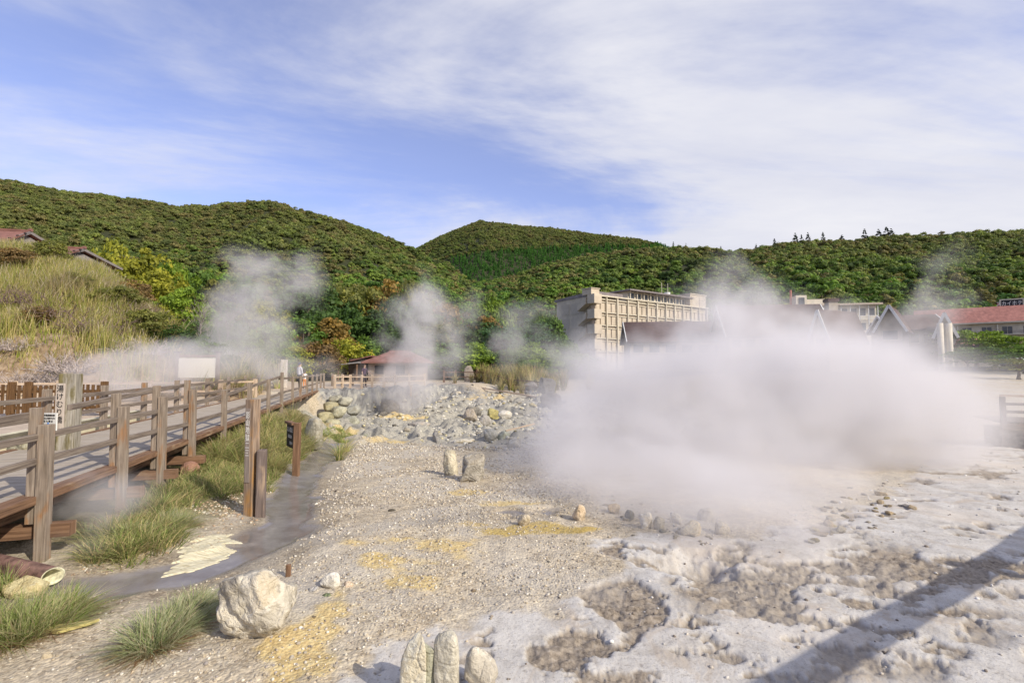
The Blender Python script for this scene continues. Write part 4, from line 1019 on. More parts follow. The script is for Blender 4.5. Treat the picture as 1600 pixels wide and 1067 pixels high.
rubble([(700, 596), (860, 600), (880, 640), (780, 634), (690, 618)], 40, 5, 13, 'one of many grey stones on the slope below the far fence', 'stones below the far fence', [GREY, DGREY, PALE, (.4, .38, .34)], 2)
rubble([(1255, 800), (1330, 762), (1420, 780), (1430, 810), (1340, 840), (1260, 850)], 50, 8, 22, 'one of the tan rubble stones right of the steam', 'tan rubble right of the steam', [TAN, (.60, .50, .36), (.42, .40, .40), PALE, (.50, .42, .20)], 3)
rubble([(900, 790), (960, 820), (1000, 850), (1120, 850), (1140, 820), (1000, 790), (930, 770)], 35, 6, 15, 'one of the small stones round the main vent', 'small stones round the vent', [PALE, TAN, GREY], 4)
rubble([(480, 925), (560, 905), (900, 850), (940, 870), (700, 950), (480, 1010)], 40, 3, 9, 'one of the small stones lying loose in the yellow gravel', 'loose stones in the gravel', [PALE, TAN, (.6, .5, .38), GREY], 5)
# squared, yellow crusted stones of the bridge abutment
AB = [rock_mesh('abutment_stone', 230+i, (1, .8, .9), 3, planes=6, rough=.03, sharp=.97, flatb=False) for i in range(3)]
g_ = random.Random(9)
for i, (px, py, w, h, c) in enumerate([(506, 690, 30, 22, YEL), (540, 692, 30, 20, (.50, .50, .36)), (520, 672, 26, 20, (.44, .44, .33)), (548, 668, 26, 22, (.42, .43, .36)), (507, 660, 22, 18, (.40, .38, .25)),
        (530, 652, 24, 20, (.45, .45, .36)), (552, 648, 20, 20, (.40, .41, .38)), (516, 642, 20, 16, (.38, .36, .25)), (540, 634, 22, 16, (.44, .44, .38)), (525, 628, 20, 14, (.42, .42, .36)), (560, 690, 22, 20, (.40, .40, .36)), (495, 676, 18, 16, YEL)]):
    y = 23.5+ (690-py)*.085; o = link('abutment_stone', AB[i % 3], None, None, P(px, py, y)-Vector((0, 0, 0)), (0, 0, g_.uniform(-.3, .3)))
    s = y/750*1.15; o.scale = (w*s*.9, 1.4, h*s*1.0); o.color = (*c, 1)
    tag(o, 'squared stone of the bridge abutment, %s' % ['yellow crusted at the bottom left', 'grey yellow in the bottom row middle', 'second row left', 'second row right', 'mossy at the left edge, third row', 'third row middle', 'third row right', 'mossy, fourth row left', 'fourth row right', 'topmost under the path', 'grey, bottom right end', 'small yellow one at the far left'][i], 'stone', 'abutment stones')
rock(484, 698, 28, 44, 'square grey stone pier beside the black warning sign', 141, (.40, .39, .34), dep=24, planes=3, rough=.03, sub=4, boxy=.4, name='stone_pier', cat='pier')

# loose gravel
def gravel(name, label, n, seed, poly, size, cols):
    g = np.random.default_rng(seed); bm = bmesh.new(); bmesh.ops.create_icosphere(bm, subdivisions=1, radius=1)
    v0 = np.array([w.co[:] for w in bm.verts]); f0 = np.array([[w.index for w in f.verts] for f in bm.faces]); bm.free()
    pw = poly_w(poly); lo = pw.min(0); hi = pw.max(0)
    X = g.uniform(lo[0], hi[0], n*3); Y = g.uniform(lo[1], hi[1], n*3)
    w = (2.6/np.maximum(Y, 2.6))**0.8; dens = fbm(X*1.3, Y*1.3, 3, 141)
    k = (inpoly(X, Y, pw, .3) > .5) & (g.uniform(0, 1, n*3) < w*(0.25+1.3*ss(.35, .7, dens)))
    mk = masks(X, Y); k &= (mk['wet'] < .3) & (g.uniform(0, 1, n*3) > mk['crust']*.75)
    X = X[k][:n]; Y = Y[k][:n]; n = len(X)
    Z = Hfine(X, Y)
    s = size*g.uniform(.35, 1.0, n)**1.6*np.maximum(1, (Y/5)**.8)
    sq = g.uniform(.6, 1.2, (n, 3)); ph = g.uniform(0, 6.28, n)
    V = v0[None]*sq[:, None]*s[:, None, None]*g.uniform(.8, 1.2, (n, len(v0), 1))
    c, s_ = np.cos(ph)[:, None], np.sin(ph)[:, None]
    V = np.stack([V[:, :, 0]*c-V[:, :, 1]*s_, V[:, :, 0]*s_+V[:, :, 1]*c, V[:, :, 2]*.75], 2)
    V += np.stack([X, Y, Z+s*.2], 1)[:, None]
    f = (f0[None]+(np.arange(n)*len(v0))[:, None, None]).reshape(-1, 3)
    cc = np.repeat(np.concatenate([pal(g, n, cols, .2), np.ones((n, 1))], 1)[:, None], len(v0), 1)
    me = np_mesh(name, V.reshape(-1, 3), f, attrs={'bc': (cc.reshape(-1, 4), 'POINT')}); me.materials.append(M_peb)
    tag(link(name, me), label, 'gravel', None, 'stuff')
GC = [(.44, .39, .31), (.54, .49, .40), (.60, .55, .45), (.36, .30, .22), (.28, .24, .20), (.50, .42, .30), (.66, .62, .54), (.40, .36, .33), (.48, .42, .33)]
gravel('gravel', 'loose beige gravel strewn over the plain', 22000, 1, [(-200, 1160), (150, 930), (420, 880), (520, 740), (560, 690), (880, 700), (960, 850), (900, 920), (760, 970), (620, 1160)], .017, GC)
gravel('crust_fragments', 'chips of sinter scattered over the crusted ground', 14000, 2, [(620, 1200), (760, 960), (900, 900), (1000, 830), (1300, 790), (1500, 700), (1750, 650), (1900, 900), (1800, 1200)], .020, [(.62, .59, .54), (.40, .35, .29), (.50, .45, .38), (.24, .20, .16), (.7, .68, .64)])
gravel('bank_stones', 'small brown and cream stones on the bank', 2600, 3, [(60, 930), (220, 820), (400, 740), (470, 760), (380, 830), (280, 880)], .018, [(.34, .26, .18), (.44, .36, .24), (.42, .30, .20), (.58, .54, .44)])
gravel('rubble_fragments', 'broken grey and cream rubble between the stones on the valley floor', 9000, 4, [(540, 668), (560, 625), (640, 612), (700, 604), (860, 606), (880, 640), (870, 690), (800, 706), (640, 690)], .034, [(.40, .39, .35), (.55, .52, .45), (.66, .63, .54), (.26, .25, .235), (.58, .52, .32), (.46, .44, .40)])

# ================================================================== FOOTBRIDGE
def text_mesh(body, size, mat, name='lettering', depth=.002):
    cu = bpy.data.curves.new(name, 'FONT'); cu.body = body; cu.size = size; cu.align_x = 'CENTER'; cu.align_y = 'CENTER'; cu.extrude = depth; cu.resolution_u = 3
    o = bpy.data.objects.new(name, cu); col.objects.link(o)
    dg = bpy.context.evaluated_depsgraph_get(); me = bpy.data.meshes.new_from_object(o.evaluated_get(dg)); me.name = name
    bpy.data.objects.remove(o); me.materials.clear(); me.materials.append(mat)
    return me
def put_text(body, size, mat, parent, loc, rot, name='lettering', scale=None, fit=None):
    me = text_mesh(body, size, mat, name)
    if fit:   # fit the lettering to a width and height, centred
        c = np.array([v.co[:] for v in me.vertices]); lo = c.min(0); hi = c.max(0)
        for v in me.vertices:
            v.co.x = (v.co.x-(lo[0]+hi[0])/2)*fit[0]/(hi[0]-lo[0]); v.co.y = (v.co.y-(lo[1]+hi[1])/2)*fit[1]/(hi[1]-lo[1])
    o = link(name, me, None, parent, loc, rot)
    if scale: o.scale = scale
    return o
ANG = math.atan2(TD[1], TD[0])     # heading of the bridge
def bridge():
    root = empty('footbridge', AS(0, -1.0, DECK), 0, 'weathered timber footbridge with plank deck and brown edge beams leading off to the left', 'footbridge')
    O = root.location
    def fin(b, nm, m, bev=.004):
        b.v = [v-O for v in b.v]; return b.build(nm, m, root, bevel=bev)
    # deck boards run across
    b = MB(); a = -8.0; g = random.Random(4)
    while a < 27.6:
        w = .195; z = DECK-.02+g.uniform(-.003, .003)
        b.beam(AS(a+w/2, -2.32+g.uniform(-.01, .01), z), AS(a+w/2, -.06, z), w-.010, .045); a += w
    fin(b, 'deck_boards', M_deck, 0)
    b = MB()
    for s, w in ((-.02, .20), (-2.42, .14)):
        for a0 in np.arange(-8, 27.5, 3.6): b.beam(AS(a0, s, DECK-.035), AS(min(a0+3.59, 27.6), s, DECK-.035), w, .09)
    fin(b, 'kerb_beam', M_brown)
    b = MB()
    for s in (-.34, -.9, -1.6, -2.3): b.beam(AS(-8, s, DECK-.20), AS(27.6, s, DECK-.20), .14, .23)
    fin(b, 'girder', M_brown)
    for a in (0.05, 1.72, 2.95, 4.3, 6.4, 8.7, 10.8, 13.2):
        b = MB(); b.beam(AS(a, -2.6, DECK-.40), AS(a, .36, DECK-.40), .13, .15); fin(b, 'cross_beam', M_brown)
    # near side: tall inner posts with a lower brace post outside that goes down to the ground
    tall = [(-3.3, .94), (-1.6, .95), (-.02, .99), (1.66, 1.06), (2.96, 1.12), (4.32, 1.18)]
    for a, h in tall:
        b = MB(); b.beam(AS(a, .01, DECK-.30), AS(a, .0, DECK+h), .095, .095, up=(ND[0], ND[1], 0)); fin(b, 'post', M_wood, .006)
        p = AS(a-.02, .13); b = MB(); b.beam(Vector((p.x, p.y, HF(p.x, p.y)-.3)), AS(a-.02, .11, DECK+h-.19), .115, .11, up=(ND[0], ND[1], 0)); fin(b, 'brace_post', M_wood, .006)
    for a, h in [(6.5, .88), (8.8, .97), (11.2, 1.02), (13.4, 1.22)]:
        b = MB(); b.beam(AS(a, .06, DECK-.62), AS(a, .05, DECK+h), .11, .11, up=(ND[0], ND[1], 0)); fin(b, 'post', M_wood, .006)
    ends = [15.9, 18.0, 20.0, 21.9, 23.8, 25.6, 27.3]
    for a in ends:
        b = MB(); b.beam(AS(a, .02, DECK-.2), AS(a, .02, DECK+1.0), .10, .10, up=(ND[0], ND[1], 0)); fin(b, 'post', M_wood, .005)
    def rail(pts, s0, t=.085):
        b = MB()
        for (a0, z0), (a1, z1) in zip(pts[:-1], pts[1:]):
            d = .004*random.random()
            b.beam(AS(a0-.02, s0+d, DECK+z0), AS(a1+.02, s0+d, DECK+z1), .055, t)
        fin(b, 'rail', M_rail, .008)
    P3 = [-7, -3.3, -.02, 1.66, 2.96, 4.32]
    rail(list(zip(P3[:3], [.86, .86, .905])), -.07, .07); rail(list(zip([.72]+P3[3:], [.935, .98, 1.03, 1.08])), -.07, .07)
    rail(list(zip(P3, [.62, .63, .665, .68, .68, .67])), .04, .075)
    rail(list(zip(P3, [.36, .37, .395, .37, .345, .30])), .04, .075)
    Q = [4.32, 6.5, 8.8, 11.2, 13.4]
    rail(list(zip(Q, [.68, .72, .83, .95, 1.05])), -.02); rail(list(zip(Q, [.31, .30, .33, .36, .40])), .0)
    rail(list(zip([13.4]+ends, [.98, .95, .93, .92, .91, .90, .90, .90])), -.05); rail(list(zip([13.4]+ends, [.42]*8)), -.05)
    # far side
    far = [-4, -1.2, 1.0, 2.7, 4.1, 6.1, 8.1, 9.9, 11.6, 14.1, 16.5, 18.9, 21.2, 23.6, 26.0]
    far = [-4.2, -1.7, .9, 3.2, 4.95, 7.0, 9.0, 11.2, 14.0, 16.6, 19.2, 21.8, 24.4, 27.0]
    for a in far:
        b = MB(); b.beam(AS(a, -2.66, DECK-.5), AS(a, -2.66, DECK+1.0), .115, .115, up=(ND[0], ND[1], 0)); fin(b, 'post', M_wood, .006)
    rail([(a, .82) for a in far], -2.57); rail([(a, .45) for a in far], -2.57)
    return root
bridge()
def post_with(name, label, cat, loc, parts):
    r = empty(name, loc, 0, label, cat)
    return r
# cream kerb wall along the far side
def low_wall():
    b = MB(); O = AS(4, -2.95, .7)
    b.beam(AS(.6, -2.95, .80)-O, AS(9.4, -2.95, .80)-O, .10, .42); b.beam(AS(.6, -2.95, 1.025)-O, AS(9.4, -2.95, 1.025)-O, .16, .04)
    tag(b.build('low_wall', plain('cream_wall', (.62, .58, .42), .8, .15, 3), None, O, bevel=.005), 'low cream board wall along the far side of the footbridge', 'low wall')
low_wall()
# name pillar
def pillar():
    p = P(106, 700, 8.55); r = empty('name_pillar', (p.x, p.y, DECK), R(14), 'thick silvery timber pillar with a brushed vertical bridge name, standing on the deck', 'pillar')
    b = MB(); b.beam((0, 0, -.02), (0, 0, 1.33), .27, .23, up=(0, 1, 0), w2=.26, h2=.22); b.build('shaft', M_pillar, r, bevel=.018)
    b = MB(); b.beam((-.07, -.132, .34), (-.07, -.128, 1.16), .135, .03, up=(0, 1, 0)); b.build('name_board', wood('name_board_wood', (.42, .36, .30), (.60, .53, .47)), r, bevel=.004)
    o = put_text('\n'.join('湯けむり橋'), .125, M_ink, r, (-.07, -.150, .80), (R(90), 0, 0), fit=(.10, .66)); 
pillar()
def notice():
    # white notice fixed to the rail beside the first post
    p = AS(.07, .07, DECK+.82); r = empty('rail_notice', p, ANG+R(180)+R(68), 'small white printed notice with a blue emblem on the bridge rail', 'notice')
    b = MB(); b.box((0, 0, 0), (.21, .012, .20), along='x'); b.build('panel', M_white, r)
    put_text('この先高温注意', .024, M_ink, r, (0, -.008, .072), (R(90), 0, 0)); put_text('足元にご注意下さい', .020, M_ink, r, (0, -.008, .038), (R(90), 0, 0)); put_text('立 入 禁 止', .026, M_ink, r, (0, -.008, .004), (R(90), 0, 0))
    b = MB(); b.tube([(0, -.0065, -.055), (0, -.0095, -.055)], .030, 20); b.tube([(0, -.0065, -.02), (0, -.0095, -.02)], .011, 12); b.build('emblem', M_blue, r)
notice()
# carved signposts in the stream
def signposts():
    p = GF(392, 800)
    r = empty('carved_signpost', (p.x, p.y, p.z), R(-12), 'tall orange stained square signpost with carved white lettering, left of the pair in the stream', 'signpost')
    b = MB(); b.beam((0, 0, -.3), (-.012, 0, 1.80), .155, .155, up=(0, 1, 0)); b.build('shaft', M_orange, r, bevel=.010)
    b = MB(); b.beam((-.02, -.083, .52), (-.028, -.083, 1.66), .085, .012, up=(0, 1, 0)); b.build('name_board', wood('carved_board', (.25, .20, .17), (.38, .32, .27)), r)
    put_text('\n'.join('影山地獄二三'), .088, M_textw, r, (-.026, -.091, 1.27), (R(90), 0, 0), fit=(.068, .68))
    q = GF(405, 800)
    r2 = empty('short_post', (p.x+.165, p.y-.035, p.z), R(18), 'short dark topped square post, right of the carved signpost in the stream', 'post')
    b = MB(); b.beam((0, 0, -.3), (.004, 0, 1.02), .135, .135, up=(0, 1, 0)); b.build('shaft', wood('short_post_wood', (.15, .115, .10), (.25, .20, .18), (.42, .31, .22), stain_amt=.5), r2, bevel=.02)
signposts()
def warning():
    p = GF(462, 740); r = empty('warning_sign', p, 0, 'black warning sign with white lettering on a brown post at the stream head', 'sign')
    b = MB(); b.beam((0, 0, -.3), (.02, 0, 1.16), .13, .12, up=(0, 1, 0)); b.build('post', M_brown, r, bevel=.008)
    d = Vector((-.41, .50, 0)).normalized(); ang = math.atan2(-d.y, -d.x)
    c = Vector((-.05, -.02, .85))+d*.27
    o = MB(); o.box((0, 0, 0), (.54, .025, .52)); pn = o.build('panel', M_dark, r, c, rot=(0, 0, ang), bevel=.003)
    b = MB(); b.box((0, -.0, .285), (.60, .12, .05)); b.build('top_cap', M_brown, r, c, rot=(0, 0, ang), bevel=.004)
    for tx, sz, dz, dx in (('立入禁止', .115, .13, 0), ('高温注意', .075, -.02, 0), ('雲仙市', .075, -.16, .10)):
        x = put_text(tx, sz, M_textw, pn, (dx, -.0145, dz), (R(90), 0, 0))
warning()
def stake():
    p = GF(450, 897); b = MB(); b.beam((0, 0, -.1), (.004, 0, .125), .045, .04, up=(0, 1, 0))
    tag(b.build('wooden_stake', M_brown, None, p, bevel=.004), 'short brown wooden stake in the gravel above the big boulder', 'stake')
stake()
def pipe():
    p = P(48, 876, 5.05); d = Vector((.96, -.18, -.03)).normalized()
    q = P(84, 879, 5.0); q.z = HF(q.x, q.y)+.12; st = q-d*1.6+Vector((0, 0, .12))
    r = empty('cut_pipe', q, 0, 'rusty steel pipe with a yellow crusted open end, lying by the first bridge post', 'pipe')
    b = MB(); n = 28; d = (q-st).normalized(); a = d.cross(Vector((0, 0, 1))).normalized(); c = a.cross(d)
    R1, R2 = .088, .074
    def ring(pt, rad, slant=0): 
        return [pt+(a*math.cos(t)+c*math.sin(t))*rad+d*slant*math.cos(t) for t in [2*math.pi*k/n for k in range(n)]]
    s0 = st-q; rings = [ring(s0, R1), ring(Vector((0, 0, 0)), R1, -.035), ring(Vector((0, 0, 0))+d*.002, R2, -.035), ring(d*-.35, R2)]
    for rg in rings: b.v += rg
    for i in range(3):
        for k in range(n):
            k2 = (k+1) % n; b.quad([i*n+k, i*n+k2, (i+1)*n+k2, (i+1)*n+k], [(0, 0), (.1, 0), (.1, .1), (0, .1)], 0 if i == 0 else 1)
    b.quad([3*n+k for k in range(n)], [(0, 0)]*n, 1)
    b.build('shell', [M_rust, M_pipein], r, smooth=True)
    # white branch lying in front
    p = GF(35, 932); p2 = GF(128, 932); p3 = GF(165, 925); m = (p+p2)/2
    b = MB(); b.tube([p-m, (p*.5+p2*.5)-m+Vector((0, 0, .01)), p2-m+Vector((0, 0, .015)), p3-m+Vector((0, 0, .04))], [.016, .014, .011, .005], 8, lump=.15)
    b.tube([p2-m, p2-m+Vector((.06, .14, .03))], [.008, .003], 5)
    tag(b.build('fallen_branch', plain('white_bark', (.55, .50, .45), .8, .3, 14), None, m+Vector((0, 0, .03)), smooth=True), 'bleached fallen branch lying below the cut pipe', 'branch')
    p = GF(108, 982); b = MB(); b.prism([(-.16, -.06, .0), (-.02, -.09, .0), (.15, .04, .01), (.17, .10, .01), (.02, .06, 0), (-.13, .02, 0)], (0, 0, .022))
    tag(b.build('bark_slab', plain('yellow_bark', (.46, .40, .16), .8, .4, 12), None, p+Vector((0, 0, .015))), 'yellowish slab of bark beside the corner grass clump', 'bark slab')
pipe()
def mat_deposit():
    # cream mineral mat lying in the stream bed
    pl = [(246, 892), (290, 884), (340, 868), (372, 850), (350, 846), (382, 842), (355, 832), (368, 826), (330, 832), (300, 842), (276, 856), (292, 860), (268, 872), (255, 882)]
    pts = [G(*p) for p in pl]; c = sum(pts, Vector())/len(pts); b = MB()
    n = len(pts); zc = HF(c.x, c.y)
    pw = np.array([(p.x, p.y) for p in pts]); lo = pw.min(0)-.05; hi = pw.max(0)+.05
    gx, gy = np.meshgrid(np.linspace(lo[0], hi[0], 150), np.linspace(lo[1], hi[1], 110)); gx = gx.ravel(); gy = gy.ravel()
    ang = .75; uu = gx*math.cos(ang)+gy*math.sin(ang); vv = -gx*math.sin(ang)+gy*math.cos(ang)
    st = fbm(uu*5, vv*26, 3, 7)
    m = inpoly(gx+(st-.5)*.18, gy+(fbm(gx*5, gy*5, 3, 9)-.5)*.14, pw, .03)
    z = Hfine(gx, gy)+.020*m+(st-.5)*.02-.008-(1-m)*.05
    idx = np.arange(150*110).reshape(110, 150); f = np.stack([idx[:-1, :-1], idx[:-1, 1:], idx[1:, 1:], idx[1:, :-1]], -1).reshape(-1, 4)
    me = np_mesh('mineral_mat', np.stack([gx-c.x, gy-c.y, z-zc], 1), f, True)
    mt, t, bb = newmat('mineral_mat'); tcn = t.nodes.new('ShaderNodeTexCoord'); mpn = t.nodes.new('ShaderNodeMapping'); mpn.inputs['Rotation'].default_value = (0, 0, -ang); mpn.inputs['Scale'].default_value = (6, 60, 1)
    L(t, tcn.outputs['Object'], mpn.inputs[0]); nn = noise(t, mpn.outputs[0], 1, 4, .6)
    L(t, ramp(t, nn, [(.3, (.36, .30, .17)), (.5, (.60, .55, .38)), (.7, (.74, .70, .54))]), bb.inputs['Base Color']); bump(t, bb, nn, .5, .01)
    tag(link('mineral_mat', me, mt, None, (c.x, c.y, zc)), 'cream fibrous mineral mat lying in the muddy stream', 'mineral mat')
mat_deposit()

# ------------------------------------------------------------------ fences behind the walk
def picket_fence():
    p0 = Vector((-18.2, 14.3, .80)); p1 = Vector((-12.75, 15.1, .80)); d = (p1-p0).normalized(); L_ = (p1-p0).length
    r = empty('picket_fence', p0, math.atan2(d.y, d.x), 'dark brown picket fence and gate behind the footbridge at the left', 'fence')
    x = 0; b = MB()
    for z in (.22, .72): b.beam((0, .03, z), (L_, .03, z), .04, .09)
    b.build('rail', M_picket, r)
    x = .1
    while x < L_:
        b = MB(); w = .085; b.beam((x, -.01, .05), (x, -.01, .92+.02*math.sin(x*3)), w, .022, up=(0, 1, 0)); b.build('picket', M_picket, r); x += .145
    for x in (.15, 1.55, 2.9, 3.35, 5.45):
        b = MB(); b.beam((x, .06, -.2), (x, .06, 1.02), .16, .14, up=(0, 1, 0)); b.build('post', M_picket, r, bevel=.01)
    b = MB(); b.beam((1.6, -.06, .12), (2.7, -.06, .62), .09, .03); b.build('brace', M_picket, r)
picket_fence()
def rail_fence(name, label, pts, h, m, pw, rails, cat='fence', postlist=None, grp=None, sq=.08):
    O = Vector(pts[0]); r = empty(name, O, 0, label, cat, grp)
    for i, p in enumerate(pts):
        p = Vector(p)-O; b = MB(); b.beam(p+Vector((0, 0, -.3)), p+Vector((0, 0, h)), pw, pw, up=(0, 1, 0)); b.build('post', m, r, bevel=.006)
    for z in rails:
        b = MB()
        for p, q in zip(pts[:-1], pts[1:]): b.beam(Vector(p)-O+Vector((0, 0, z)), Vector(q)-O+Vector((0, 0, z)), .06, sq)
        b.build('rail', m, r)
    return r
def gpt(px, y, dz=0): x = (px-800)/750*y; return (x, y, gz(x, y)+dz)
rail_fence('pale_railing', 'sunlit pale timber railing beyond the picket fence', [((px-800)/750*y, y, .78) for px, y in ((-60, 19.0), (25, 19.4), (95, 19.8), (165, 20.2), (237, 20.6), (290, 20.9), (346, 21.4), (400, 22.5))], .92, M_pale, .15, (.80, .42))
rail_fence('path_fence', 'new pale timber fence along the cliff path past the bridge end', [gpt(px, y) for px, y in ((524, 30.9), (536, 32), (548, 32.4), (566, 32.6), (582, 32.8), (600, 33.2), (618, 34.6), (640, 36.5), (664, 38.5))], .95, M_pale, .13, (.80, .40), grp='fences along the cliff path')
rail_fence('back_path_fence', 'brown timber fence on the inner side of the cliff path', [gpt(px, y) for px, y in ((520, 36), (535, 37), (552, 37.5), (572, 38), (600, 39))], .95, M_wood, .13, (.80, .40), grp='fences along the cliff path')
rail_fence('far_fence', 'dark post fence with thin rails on the far side of the rubble', [gpt(px, y) for px, y in ((694, 46), (712, 47), (745, 46.5), (762, 45.5), (795, 43.5), (850, 41))], 1.15, wood('dark_post_wood', (.13, .07, .045), (.22, .13, .08)), .17, (.95, .5), grp='fences along the cliff path')
def beam_thing(px0, py0, px1, py1, y0, y1, w, h, m, name, label, cat):
    a = P(px0, py0, y0); c = P(px1, py1, y1); O = (a+c)/2; b = MB(); b.beam(a-O, c-O, w, h); tag(b.build(name, m, None, O, bevel=.01), label, cat)
beam_thing(748, 605, 872, 626, 43, 36, .15, .12, M_pale, 'pale_kerb', 'pale kerb beam running down the far slope', 'kerb')
beam_thing(790, 673, 835, 662, 20, 21, .07, .06, M_pale, 'old_rail', 'old grey pole lying on the right end of the rubble', 'pole')
# notice board
def board():
    y = 22.5; x0 = (278-800)/750*y; x1 = (341-800)/750*y; z0 = gz((x0+x1)/2, y); W_ = x1-x0
    r = empty('notice_board', ((x0+x1)/2, y, z0), 0, 'blank cream notice board on two grey posts behind the bridge', 'notice board')
    zt = P(300, 553, y).z-z0; zb = P(300, 590, y).z-z0
    for s in (-1, 1):
        b = MB(); b.beam((s*W_/2, 0, -.3), (s*W_/2, 0, zt+.05), .14, .14, up=(0, 1, 0)); b.build('post', M_rail, r, bevel=.01)
        b = MB(); b.box((s*W_/2, 0, zt+.09), (.22, .22, .07)); b.build('post_cap', M_dark, r)
    b = MB(); b.box((0, 0, zt-.10), (W_-.15, .10, .10)); b.build('top_rail', M_brown, r)
    b = MB(); b.box((0, -.02, (zt-.19+zb)/2), (W_-.16, .05, zt-.19-zb)); b.build('panel', M_cream, r)
board()
def white_pillar():
    y = 30.2; x = (444.5-800)/750*y; z0 = DECK-.05
    r = empty('end_pillar', (x, y, z0), R(10), 'sunlit pale timber pillar at the far end of the footbridge', 'pillar')
    b = MB(); b.beam((0, 0, -.1), (0, 0, P(444, 562, y).z-z0), .34, .32, up=(0, 1, 0)); b.build('shaft', wood('pale_pillar_wood', (.58, .52, .45), (.78, .73, .66)), r, bevel=.015)
white_pillar()
def hut():
    # red roofed hut with a lean-to, half lost in steam
    y = 48; c = P(612, 600, y); z0 = gz(c.x, y)
    r = empty('red_roofed_hut', (c.x, y, z0), R(-6), 'low hut with a hipped red roof and lean-to in the steam behind the path', 'hut')
    wl = 4.9; d = 4.2; h = 1.95
    b = MB(); b.box((0, d/2, h/2-.2), (wl, d, h+.4)); b.build('wall', plain('hut_wall', (.30, .24, .20), .8, .2), r)
    o = .55; zr = h+1.15
    v = [(-wl/2-o, -o, h), (wl/2+o, -o, h), (wl/2+o, d+o, h), (-wl/2-o, d+o, h), (-1.0, d/2, zr), (1.2, d/2, zr)]
    b = MB(); b.v = [Vector(p) for p in v]+[Vector(p)-Vector((0, 0, .12)) for p in v[:4]]
    for f in ([0, 1, 5, 4], [1, 2, 5], [2, 3, 4, 5], [3, 0, 4], [6, 7, 1, 0], [7, 8, 2, 1], [8, 9, 3, 2], [9, 6, 0, 3], [9, 8, 7, 6]): b.quad(f, [(b.v[k].x, b.v[k].z*1.5+b.v[k].y) for k in f])
    b.build('roof', M_redroof, r)
    b = MB(); b.beam((-1.05, d/2, zr+.04), (1.25, d/2, zr+.04), .2, .14); b.build('ridge', M_redroof, r)
    # lean-to
    b = MB(); b.prism([(-4.4, .1, 2.15), (-2.3, .1, 2.6), (-2.3, .1, 2.5), (-4.4, .1, 2.05)], (0, 3, 0)); b.build('lean_to_roof', M_redroof, r)
    b = MB(); b.prism([(-5.2, -1.2, 1.72), (-3.0, -1.2, 1.95), (-3.0, -1.2, 1.87), (-5.2, -1.2, 1.64)], (0, 1.5, 0)); b.build('awning', plain('tin_sheet', (.42, .42, .43), .5, .1, 5, .3), r)
    b = MB(); b.box((-3.7, 1.4, 1.05), (1.9, 2.2, 2.5)); b.build('store_wall', plain('dark_store', (.075, .055, .045), .9, .2), r)
    for x in (-5.05, -3.15):
        b = MB(); b.beam((x, -1.1, -.3), (x, -1.1, 1.72), .1, .1, up=(0, 1, 0)); b.build('awning_post', M_brown, r)
    for x in (-1.3, .9):
        b = MB(); b.box((x, -.03, 1.2), (.9, .06, .8)); w = b.build('window', M_dark, r)
def roofmat(name, c):
    m, t, b = newmat(name); uv = t.nodes.new('ShaderNodeUVMap'); uv.uv_map = 'uv'; geo = t.nodes.new('ShaderNodeTexCoord')
    n = noise(t, geo.outputs['Object'], 1.7, 6, .65); wv = t.nodes.new('ShaderNodeTexWave'); wv.wave_type = 'BANDS'; wv.bands_direction = 'Y'; wv.inputs['Scale'].default_value = 1.1; wv.inputs['Distortion'].default_value = .6
    L(t, uv.outputs[0], wv.inputs['Vector'])
    cc = ramp(t, n, [(.3, tuple(x*.62 for x in c)), (.7, tuple(min(1, x*1.25) for x in c))])
    cc = mixc(t, 1.0, cc, ramp(t, wv.outputs[0], [(0, .72), (.35, 1), (1, 1.05)]), 'MULTIPLY')
    L(t, cc, b.inputs['Base Color']); b.inputs['Roughness'].default_value = .8; bump(t, b, wv.outputs[0], .5, .03)
    return m
M_redroof = roofmat('red_roof_tiles', (.26, .125, .10)); M_brownroof = roofmat('brown_roof', (.105, .066, .060)); M_salmon = roofmat('salmon_roof', (.40, .185, .15))
M_greyboard = plain('grey_board', (.20, .18, .175), .8)
hut()
